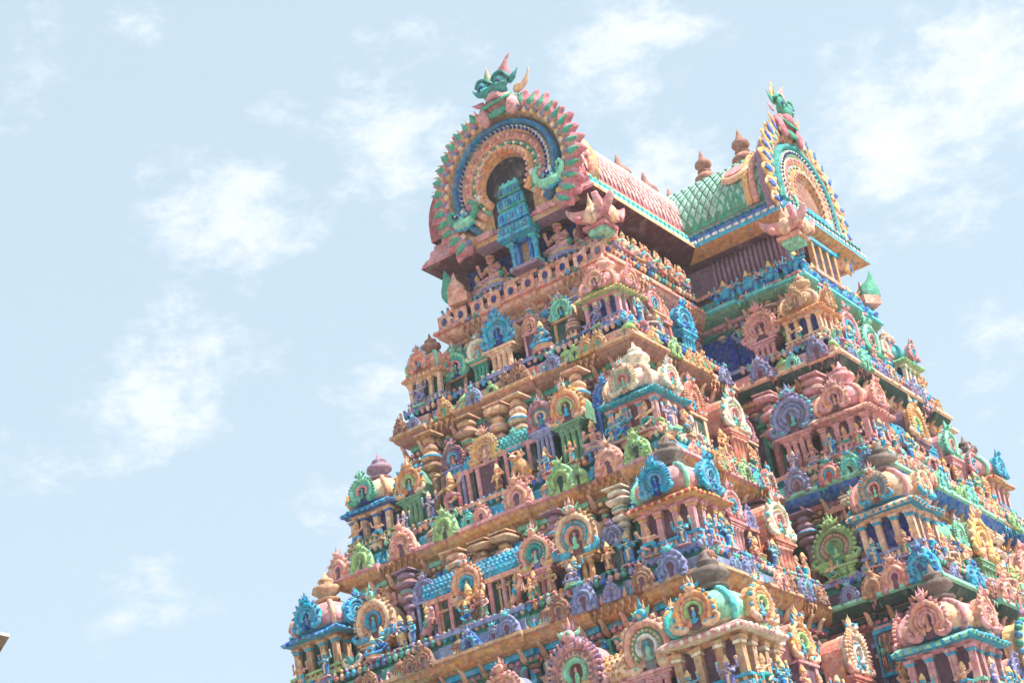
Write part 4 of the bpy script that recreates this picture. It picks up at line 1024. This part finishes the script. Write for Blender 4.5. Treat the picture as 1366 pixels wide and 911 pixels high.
# ---- metal pot finials along the ridges
def kalasam():
    b = MB()
    b.lathe([(.26, 0), (.3, .06), (.2, .12), (.17, .2), (.3, .3), (.38, .42), (.37, .55), (.24, .68), (.16, .74), (.24, .79), (.15, .84), (.22, .92), (.29, 1.02), (.26, 1.14), (.13, 1.26), (.07, 1.42), (.02, 1.62)],
            ['brown', 'brown', 'brown', 'tan', 'brown', 'brown', 'coral', 'brown', 'brown', 'tan', 'brown', 'brown', 'brown', 'brown', 'brown', 'brown'], 16)
    return b.mesh('pot_finial')
km = kalasam()
for i, (x, y, z, k, lb) in enumerate(((47.62, 21.25, 30.2, .95, 'brown metal pot finial standing alone in the middle of the teal roof ridge'), (47.62, 19.85, 30.2, 1.02, 'brown metal pot finial on teal roof ridge, close behind the yellow flame arch'),
     (47.2, YC, 30.5, 1.38, 'brown finial tip over pink roof, nearest the big round gable'), (48.85, YC, 30.5, 1.38, 'brown finial tip over pink roof, middle one of three'), (50.5, YC, 30.5, 1.38, 'brown finial tip over pink roof, next to the valley with teal roof'))):
    tag(link('pot_finial', km, None, Matrix.Translation((x, y, z)) @ Matrix.Scale(k, 4)), lb, 'roof finial', 'pot finials along the roof ridges')

# ------------------------------------------------------------------ great gable arches
def lion_mask(par, M, c1, c2, c3, horn1, horn2):
    b = MB()
    b.ell((0, -.1, .1), (.62, .45, .34), c2, 12, 8); b.ell((0, -.42, .2), (.34, .3, .22), c2, 10, 6); b.ell((0, -.5, .02), (.44, .24, .1), 'wine', 10, 5)
    b.tube([(-.6, -.3, .12), (-.35, -.56, -.04), (0, -.64, -.1), (.35, -.56, -.04), (.6, -.3, .12)], [.07, .08, .08, .08, .07], 'jade', 7)
    for i in range(6): b.lathe([(.035, 0), (.005, -.12)], 'white', 5, Matrix.Translation((-.28 + .11*i, -.6, .08)))
    b.ell((0, -.3, .52), (.5, .36, .2), c1, 12, 7)
    for s in (-1, 1):
        b.ell((s*.34, -.42, .7), (.26, .25, .26), c1, 10, 7); b.ell((s*.36, -.6, .64), (.13, .1, .11), 'navy', 8, 5); b.tube([(s*.12, -.55, .62), (s*.34, -.66, .56), (s*.56, -.5, .64)], [.03, .05, .03], 'aqua', 6)
        b.ring(s*.34, .74, .24, .33, 10, 170, -.6, -.2, c1, 8)
        b.leaf((s*.55, .72), 90 - s*62, .6, .3, c1, s*35, .5, y=-.2); b.leaf((s*.66, .4), 90 - s*85, .5, .26, horn2 if s < 0 else horn1, s*30, .5, y=-.15)
        b.ell((s*.62, -.15, -.1), (.2, .24, .28), c2, 8, 6); b.ell((s*.7, -.3, -.38), (.14, .16, .14), c3, 8, 5)
    b.leaf((-.3, .8), 102, .95, .62, horn1, -25, .5, y=-.1, n=9, rows=8); b.leaf((-.3, .95), 98, .6, .3, 'green', -20, .5, y=-.24)
    b.leaf((.22, .8), 86, 1.25, .66, horn2, -45, .5, y=-.1, n=9, rows=8)
    b.leaf((.6, .3), 5, 1.15, .36, horn1, 95, .5, y=-.1, n=8, rows=8); b.leaf((-.6, -.1), 190, .8, .34, horn1, -90, .5, y=-.1, n=8, rows=7)
    for s in (-1, 1): b.tube([(s*.5, -.2, .0), (s*.62, -.35, -.35), (s*.5, -.45, -.62)], [.22, .24, .16], c2, 8)
    b.tube([(-.5, -.3, -.35), (0, -.5, -.45), (.5, -.3, -.3), (.75, -.2, .1)], [.1, .12, .12, .08], 'jade', 7)
    b.warp(.05, 2.2, 4); return link('lion_mask', b.mesh('lion_mask'), par), M
def dragon(b, s, x, z, k, c1, c2, c3):
    """makara with curled trunk at a foot of the arch"""
    q = lambda px, pz: (x + s*px*k, -.34, z + pz*k)
    b.tube([q(-.55, .0), q(-.2, -.12), q(.2, -.1), q(.5, .05)], [.2*k, .26*k, .24*k, .14*k], c1, 9)
    b.tube([q(.35, .0), q(.62, .2), q(.72, .5), q(.6, .72), q(.44, .66), q(.46, .5)], [.17*k, .15*k, .12*k, .1*k, .07*k, .03*k], c2, 8)
    b.tube([q(-.45, .0), q(-.7, .25), q(-.72, .6), q(-.55, .85), q(-.35, .8)], [.17*k, .18*k, .14*k, .1*k, .04*k], c2, 8)
    b.ell(q(.1, .12), (.2*k, .22*k, .2*k), c1, 8, 6); b.ell((x + s*.12*k, -.56, z + .16*k), .1*k, 'navy', 6, 5); b.ell((x + s*.12*k, -.62, z + .18*k), .045*k, 'white', 5, 4)
    b.tube([q(-.5, -.2), q(0, -.36), q(.5, -.2)], [.08*k, .11*k, .06*k], c3, 7)
    for i in range(3): b.leaf((x + s*(-.3 + .22*i)*k, z + .2*k), 90 - s*20, .34*k, .16*k, c3, s*30, .5, y=-.4)
rj = random.Random(5)
def gable(M, Rr, zc, cols, mask, shrine):
    """great horseshoe gable; local origin at the eave line, front towards -y"""
    fl, fl2, fl3, rim, r1, r2, r3, r4, r5, ho = cols
    a0, a1 = -46, 226
    b = MB(); n = 36
    arc = [(.98*Rr*math.cos(R(a0 + (a1-a0)*i/n)), zc + .98*Rr*math.sin(R(a0 + (a1-a0)*i/n))) for i in range(n+1)]
    b.prism(arc, .0, .55, rim, side='mauve')
    g = link('gable_arch', b.mesh('gable_arch'), tower, M)
    def sub(nm, bb): return link(nm, bb.mesh(nm), g)
    b = MB()
    for lo, hi, yf, c in ((.80, .98, -.2, rim), (.70, .79, -.32, r1), (.6, .71, -.2, r2), (.5, .61, -.26, r3), (.44, .51, -.16, r4), (.345, .45, -.3, r5)):
        b.ring(0, zc, Rr*lo, Rr*hi, a0, a1, yf, .1, c, 40)
    def beads(rad, k, size, c, y, alt=None):
        for i in range(k):
            a = R(a0 + 6 + (a1 - a0 - 12)*(i + .5)/k)
            b.ell((Rr*rad*math.cos(a), y, zc + Rr*rad*math.sin(a)), (size, size, size), c if not alt or i % 2 else alt, 6, 4)
    beads(.89, 30, .12, 'peach', -.2, 'gold'); beads(.66, 44, .07, 'white', -.24); beads(.645, 44, .055, 'navy', -.3); beads(.555, 38, .075, 'rose', -.26, 'salmon'); beads(.465, 34, .06, 'cream', -.18, 'jade'); beads(.37, 22, .06, 'pink', -.32, 'salmon')
    for s in (-1, 1):
        b.box(s*Rr*.84, .1, -.1, .24, .3, .5, 'peach'); b.box(s*Rr*.55, .0, -.06, 1.0, .2, .2, 'pink')
        for i in range(5): b.ell((s*Rr*(.40 + .09*i), -.2, zc - Rr*(.12 + .03*i)), (.13, .14, .16), ('white', 'peach', 'rose', 'cream', 'aqua')[i], 7, 5)
    sub('arch_rings', b)
    b = MB(); k, big = (31, 1.0) if shrine else (25, 1.05)
    for i in range(k):                                    # flame crest: curling lobes with inlaid tongues
        a = a0 + (a1 - a0)*(i + .5)/k
        s = -1 if a > 90 else 1
        p = (.90*Rr*math.cos(R(a)), zc + .90*Rr*math.sin(R(a)))
        b.leaf(p, a + s*20, rj.uniform(.56, .72), .7*big, fl, -s*rj.uniform(36, 60), .6, y=-.12, n=9, rows=8, tip=4.5)
        p2 = (.95*Rr*math.cos(R(a)), zc + .95*Rr*math.sin(R(a)))
        b.leaf(p2, a + s*20, .42*big, .24*big, fl2, -s*34, .7, y=-.28, n=7, rows=6, tip=4)
        p3 = (.88*Rr*math.cos(R(a+2.6)), zc + .88*Rr*math.sin(R(a+2.6)))
        b.leaf(p3, a + s*8, .4, .2, fl3, -s*30, .9, y=-.24, n=6, rows=4)
        b.leaf((.92*Rr*math.cos(R(a-2.4)), zc + .92*Rr*math.sin(R(a-2.4))), a + s*24, .5, .18, rim, -s*30, .9, y=-.26, n=6, rows=4)
    b.warp(.06, 1.8, int(Rr*10)); sub('flame_crest', b)
    b = MB()
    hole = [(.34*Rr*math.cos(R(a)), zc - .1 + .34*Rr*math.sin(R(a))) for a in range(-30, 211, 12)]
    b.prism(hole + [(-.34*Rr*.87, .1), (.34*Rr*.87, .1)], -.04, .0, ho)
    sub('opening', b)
    b = MB()
    for s in (-1, 1):
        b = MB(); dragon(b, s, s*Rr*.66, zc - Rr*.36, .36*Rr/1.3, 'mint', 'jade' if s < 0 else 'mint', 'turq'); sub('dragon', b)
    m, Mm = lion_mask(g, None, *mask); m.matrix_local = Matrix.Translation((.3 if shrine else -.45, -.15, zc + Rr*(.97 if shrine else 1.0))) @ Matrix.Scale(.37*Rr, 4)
    b = MB()
    if shrine:                                            # blue stepped shrine and its door under the eave
        b.box(0, .25, -1.5, 1.3, .7, .12, 'mauve'); b.box(0, .4, -1.4, .62, .3, .95, 'tan'); b.box(-.3, .2, -1.4, .14, .3, .95, 'blue'); b.box(.3, .2, -1.4, .14, .3, .95, 'blue'); b.box(0, .2, -.52, .74, .3, .1, 'blue')
        for s in (-1, 1):
            b.lathe([(.15, -1.4), (.1, -1.3), (.095, -.8), (.14, -.7), (.11, -.6), (.16, -.45)], 'turq', 10, Matrix.Translation((s*.52, .12, 0))); b.box(s*.52, .12, -1.42, .32, .32, .1, 'aqua'); b.box(s*.52, .12, -.55, .3, .3, .1, 'aqua')
        for z, w, h, c, y in ((-.45, 1.62, .1, 'turq', -.1), (-.35, 1.6, .3, 'teal', -.02), (-.05, 1.4, .1, 'blue', .04), (.05, 1.42, .36, 'turq', .0), (.41, 1.28, .1, 'teal', .04), (.51, 1.3, .34, 'teal', .02), (.85, 1.08, .08, 'blue', .06), (.93, 1.05, .3, 'jade', .04), (1.23, .9, .1, 'aqua', .05)):
            b.box(0, y, z, w, .5, h, c, None, .93)
            if h > .2:
                for i in range(9): b.ell((-w*.44 + i*w*.11, y - .25, z + h*.5), (w*.045, .05, h*.36), ('sky', 'blue', 'turq')[i % 3], 6, 4)
        for i in range(3): b.lathe([(.16, 1.3), (.2, 1.4), (.12, 1.52), (.03, 1.62)], 'aqua', 8, Matrix.Translation((-.28 + .28*i, .05, 0)))
    else:
        b.box(0, -.2, -1.5, 1.9, .4, .12, 'salmon')
        for i in range(4):
            b.box(-.75 + .5*i, -.2, -1.4, .14, .3, 1.0, 'ochre'); 
            if i < 3: b.box(-.5 + .5*i, -.08, -1.4, .36, .1, .95, 'blue')
        b.box(0, -.2, -.42, 1.8, .45, .12, 'turq'); b.box(0, -.3, .55, 1.7, .35, .22, 'turq')
        for i in range(6): b.ell((-.7 + .28*i, -.34, .28), (.14, .16, .2), ('tan', 'peach', 'ochre')[i % 3], 7, 5); b.ell((-.7 + .28*i, -.36, .46), .09, 'peach', 6, 5)
    if shrine: b.v = [(x*.72, y + .08, (z + .45)*(.98 if z > -.45 else .9) - .45) for x, y, z in b.v]
    sub('shrine', b)
    return g
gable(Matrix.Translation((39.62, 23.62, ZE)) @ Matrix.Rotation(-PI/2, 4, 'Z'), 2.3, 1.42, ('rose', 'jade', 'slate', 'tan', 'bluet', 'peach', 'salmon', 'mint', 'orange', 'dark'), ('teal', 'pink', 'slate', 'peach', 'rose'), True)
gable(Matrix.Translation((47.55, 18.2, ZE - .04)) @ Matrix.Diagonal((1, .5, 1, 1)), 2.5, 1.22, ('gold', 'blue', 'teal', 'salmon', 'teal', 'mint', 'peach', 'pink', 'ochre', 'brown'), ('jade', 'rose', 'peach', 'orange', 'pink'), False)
# ---- winged leaf ornaments at the roof corners
def winged(x, y, pal, rot):
    c1, c2, c3 = pal; b = MB()
    b.box(0, 0, 0, .95, .95, .16, c2); b.box(0, 0, -.2, .7, .7, .2, 'mint'); b.box(0, 0, .16, .75, .75, .16, c1)
    b.lathe([(.4, .3), (.42, .5), (.3, .8), (.16, 1.15), (.03, 1.5)], c3, 12)
    for k in (0, 3):
        M = Matrix.Rotation(k*PI/2, 4, 'Z')
        out = [(1.0*math.cos(R(a)), 1.05 + .85*math.sin(R(a))) for a in range(185, 356, 10)] + [(.97*math.cos(R(a)), 1.12 + .42*math.sin(R(a))) for a in range(350, 189, -10)]
        b.prism(out, -.62, -.4, c1, M, bev=.06)
        b.ell((0, -.55, .45), (.3, .2, .36), c3, 9, 6, M); b.leaf((0, .6), 90, .8, .34, c3, 0, .5, M=M, y=-.5)
        for s in (-1, 1): b.ell((s*.5, -.62, .42), (.16, .1, .16), c2, 7, 5, M)
    link('corner_ornament', b.mesh('corner_ornament'), tower, Matrix.Translation((x, y, Z[1] + .9)) @ Matrix.Rotation(rot, 4, 'Z') @ Matrix.Scale(.76, 4))
winged(39.95, 21.2, ('pink', 'rose', 'peach'), 0); winged(45.0, 17.85, ('pink', 'salmon', 'peach'), 0)
def big_leaf(x, y, dx, dy):
    b = MB(); b.leaf((0, 0), 62, 1.1, .8, 'jade', 30, .3, n=9, rows=7); b.leaf((-.1, -.05), 75, .8, .6, 'salmon', 30, .4, y=.2, n=8)
    b.box(-.1, 0, -.3, .6, .6, .3, 'salmon')
    link('corner_leaf', b.mesh('corner_leaf'), tower, Matrix.Translation((x, y, Z[1] + .95)) @ Matrix.Rotation(math.atan2(dy, dx), 4, 'Z'))
big_leaf(40.0, 26.2, -.2, .95); big_leaf(50.5, 18.1, .86, -.5)

# ------------------------------------------------------------------ low hall whose eave corner enters the frame
b = MB()
b.box(18.0, 33.0, 0, 8, 16, 9.5, 'sandw'); hall = None
HX, HY = 20.0, 22.69
def hall_build():
    h = bpy.data.objects.new('hall_building', None); COL.objects.link(h); h.location = (16, 31, 0)
    tag(h, 'plain brown hall with a flaring flat eave, only its roof corner showing beside the tower', 'building')
    def p(nm, b):
        o = link(nm, b.mesh(nm), None); o.parent = h; o.matrix_parent_inverse = Matrix.Translation((-16, -31, 0)); return o
    b = MB(); b.box(15.4, 31.3, 0, 8.0, 15.3, 10.4, 'dirt'); p('wall', b)
    b = MB(); b.box(15.4, 31.3, 10.3, 9.2, 17.2, 1.34, 'dirt', None, 1.0, .90); p('eave', b)
    b = MB(); b.box(15.4, 31.3, 11.645, 9.2, 17.2, .05, 'sandw'); b.box(15.4, 31.3, 11.7, 8.2, 16.2, .06, 'sandw'); p('roof', b)
    b = MB()
    for i in range(4):
        b.box(15.4 + (i-1.5)*1.9, 23.27, 5.5, 1.0, .1, 2.2, 'brown'); b.box(15.4 + (i-1.5)*1.9, 23.23, 5.6, .8, .06, 2.0, 'dark')
        o = p('window', b); b = MB()
hall_build()

# ------------------------------------------------------------------ ground, sky, sun, camera
gm = bpy.data.meshes.new('ground'); gm.from_pydata([(-900, -900, 0), (900, -900, 0), (900, 900, 0), (-900, 900, 0)], [], [(0, 1, 2, 3)]); gm.materials.append(ground_material())
g = bpy.data.objects.new('ground', gm); COL.objects.link(g); g['kind'] = 'structure'

SUN_EL, SUN_DIR = R(56), Vector((.16, -.987, 0)).normalized()
sv = Vector((SUN_DIR.x*math.cos(SUN_EL), SUN_DIR.y*math.cos(SUN_EL), math.sin(SUN_EL)))
sl = bpy.data.lights.new('sun', 'SUN'); sl.energy = 4.1; sl.angle = R(.6); sl.color = (1, .95, .87)
so = bpy.data.objects.new('sun', sl); COL.objects.link(so); so.rotation_euler = sv.to_track_quat('Z', 'Y').to_euler(); so.location = (0, 0, 80)
w = bpy.data.worlds.new('World'); SC.world = w; w.use_nodes = True
nt = w.node_tree; N = nt.nodes; Lk = nt.links; bg = N['Background']
sky = N.new('ShaderNodeTexSky'); sky.sky_type = 'NISHITA'; sky.sun_disc = False; sky.sun_elevation = SUN_EL; sky.sun_rotation = math.atan2(sv.x, sv.y); sky.dust_density = 2.2; sky.air_density = 1.0; sky.ozone_density = 1.0
tc = N.new('ShaderNodeTexCoord'); VEC = tc.outputs['Generated']
def mth(op, a, b_=None, c=None, clamp=False):
    n = N.new('ShaderNodeMath'); n.operation = op; n.use_clamp = clamp
    for i, q in enumerate((a, b_, c)):
        if q is None: continue
        if isinstance(q, (int, float)): n.inputs[i].default_value = q
        else: Lk.new(q, n.inputs[i])
    return n.outputs[0]
# hazy air
hz = N.new('ShaderNodeMix'); hz.data_type = 'RGBA'; hz.inputs[0].default_value = HAZE; Lk.new(sky.outputs[0], hz.inputs[6]); hz.inputs[7].default_value = HAZEC
# cloud cover: broken fleecy patches
mp = N.new('ShaderNodeMapping'); mp.inputs['Scale'].default_value = (1, 1, 1.9); Lk.new(VEC, mp.inputs['Vector'])
def nz(scale, det, ro, off=0):
    t = N.new('ShaderNodeTexNoise'); t.inputs['Scale'].default_value = scale; t.inputs['Detail'].default_value = det; t.inputs['Roughness'].default_value = ro; t.inputs['Distortion'].default_value = .25
    Lk.new(mp.outputs[0], t.inputs['Vector']); return t.outputs['Fac']
big = nz(13, 9, .62); fine = nz(46, 8, .7)
mask = None
for d, rad, amp in CLOUDS:
    dp = N.new('ShaderNodeVectorMath'); dp.operation = 'DISTANCE'; Lk.new(VEC, dp.inputs[0]); dp.inputs[1].default_value = Vector(d).normalized()
    e = mth('DIVIDE', dp.outputs['Value'], rad); e = mth('MULTIPLY', mth('MULTIPLY', e, e), -1.0); e = mth('MULTIPLY', mth('EXPONENT', e), amp)
    mask = e if mask is None else mth('MAXIMUM', mask, e)
base = mth('ADD', mth('MULTIPLY', big, .6), mth('MULTIPLY', fine, .4))
cl = mth('ADD', base, mth('MULTIPLY', mask, .27))
mr = N.new('ShaderNodeMapRange'); mr.interpolation_type = 'SMOOTHSTEP'; mr.inputs[1].default_value = .63; mr.inputs[2].default_value = .86; mr.inputs[3].default_value = 0; mr.inputs[4].default_value = .74
Lk.new(cl, mr.inputs[0])
cm = N.new('ShaderNodeMix'); cm.data_type = 'RGBA'; Lk.new(mr.outputs[0], cm.inputs[0]); Lk.new(hz.outputs[2], cm.inputs[6]); cm.inputs[7].default_value = CLOUDC
Lk.new(cm.outputs[2], bg.inputs['Color']); bg.inputs['Strength'].default_value = SKYS

# scattering box added to veil the tower and lift its dark tones
hb = MB(); hb.box(30, 24, -1, 110, 110, 36, 'white')
hm = bpy.data.meshes.new('fill_haze'); hm.from_pydata(hb.v, [], hb.f)
hmat = bpy.data.materials.new('fill_haze_volume'); hmat.use_nodes = True; hn = hmat.node_tree.nodes; hn.remove(hn['Principled BSDF'])
pv_ = hn.new('ShaderNodeVolumePrincipled'); pv_.inputs['Color'].default_value = (.95, .97, 1, 1); pv_.inputs['Density'].default_value = HAZED; pv_.inputs['Anisotropy'].default_value = .2
hmat.node_tree.links.new(pv_.outputs[0], hn['Material Output'].inputs['Volume']); hm.materials.append(hmat)
ho = bpy.data.objects.new('fill_haze', hm); COL.objects.link(ho); ho['kind'] = 'stuff'

cam = bpy.data.cameras.new('camera'); cam.lens = 36*2501.7/1366; cam.sensor_width = 36; cam.clip_end = 3000
co = bpy.data.objects.new('camera', cam); COL.objects.link(co); SC.camera = co
yaw, pit, roll = R(31.6358), R(25.4668), R(-9.51)
fw = Vector((math.cos(yaw)*math.cos(pit), math.sin(yaw)*math.cos(pit), math.sin(pit))); rt = Vector((math.sin(yaw), -math.cos(yaw), 0)); up = rt.cross(fw)
r2 = rt*math.cos(roll) + up*math.sin(roll); u2 = up*math.cos(roll) - rt*math.sin(roll)
m = Matrix((r2, u2, -fw)).transposed().to_4x4(); m.translation = (0, 0, 1.6); co.matrix_world = m
SC.view_settings.view_transform = 'Standard'; SC.view_settings.look = 'None'; SC.view_settings.exposure = EXPO; SC.view_settings.gamma = 1
SC.render.engine = 'CYCLES'
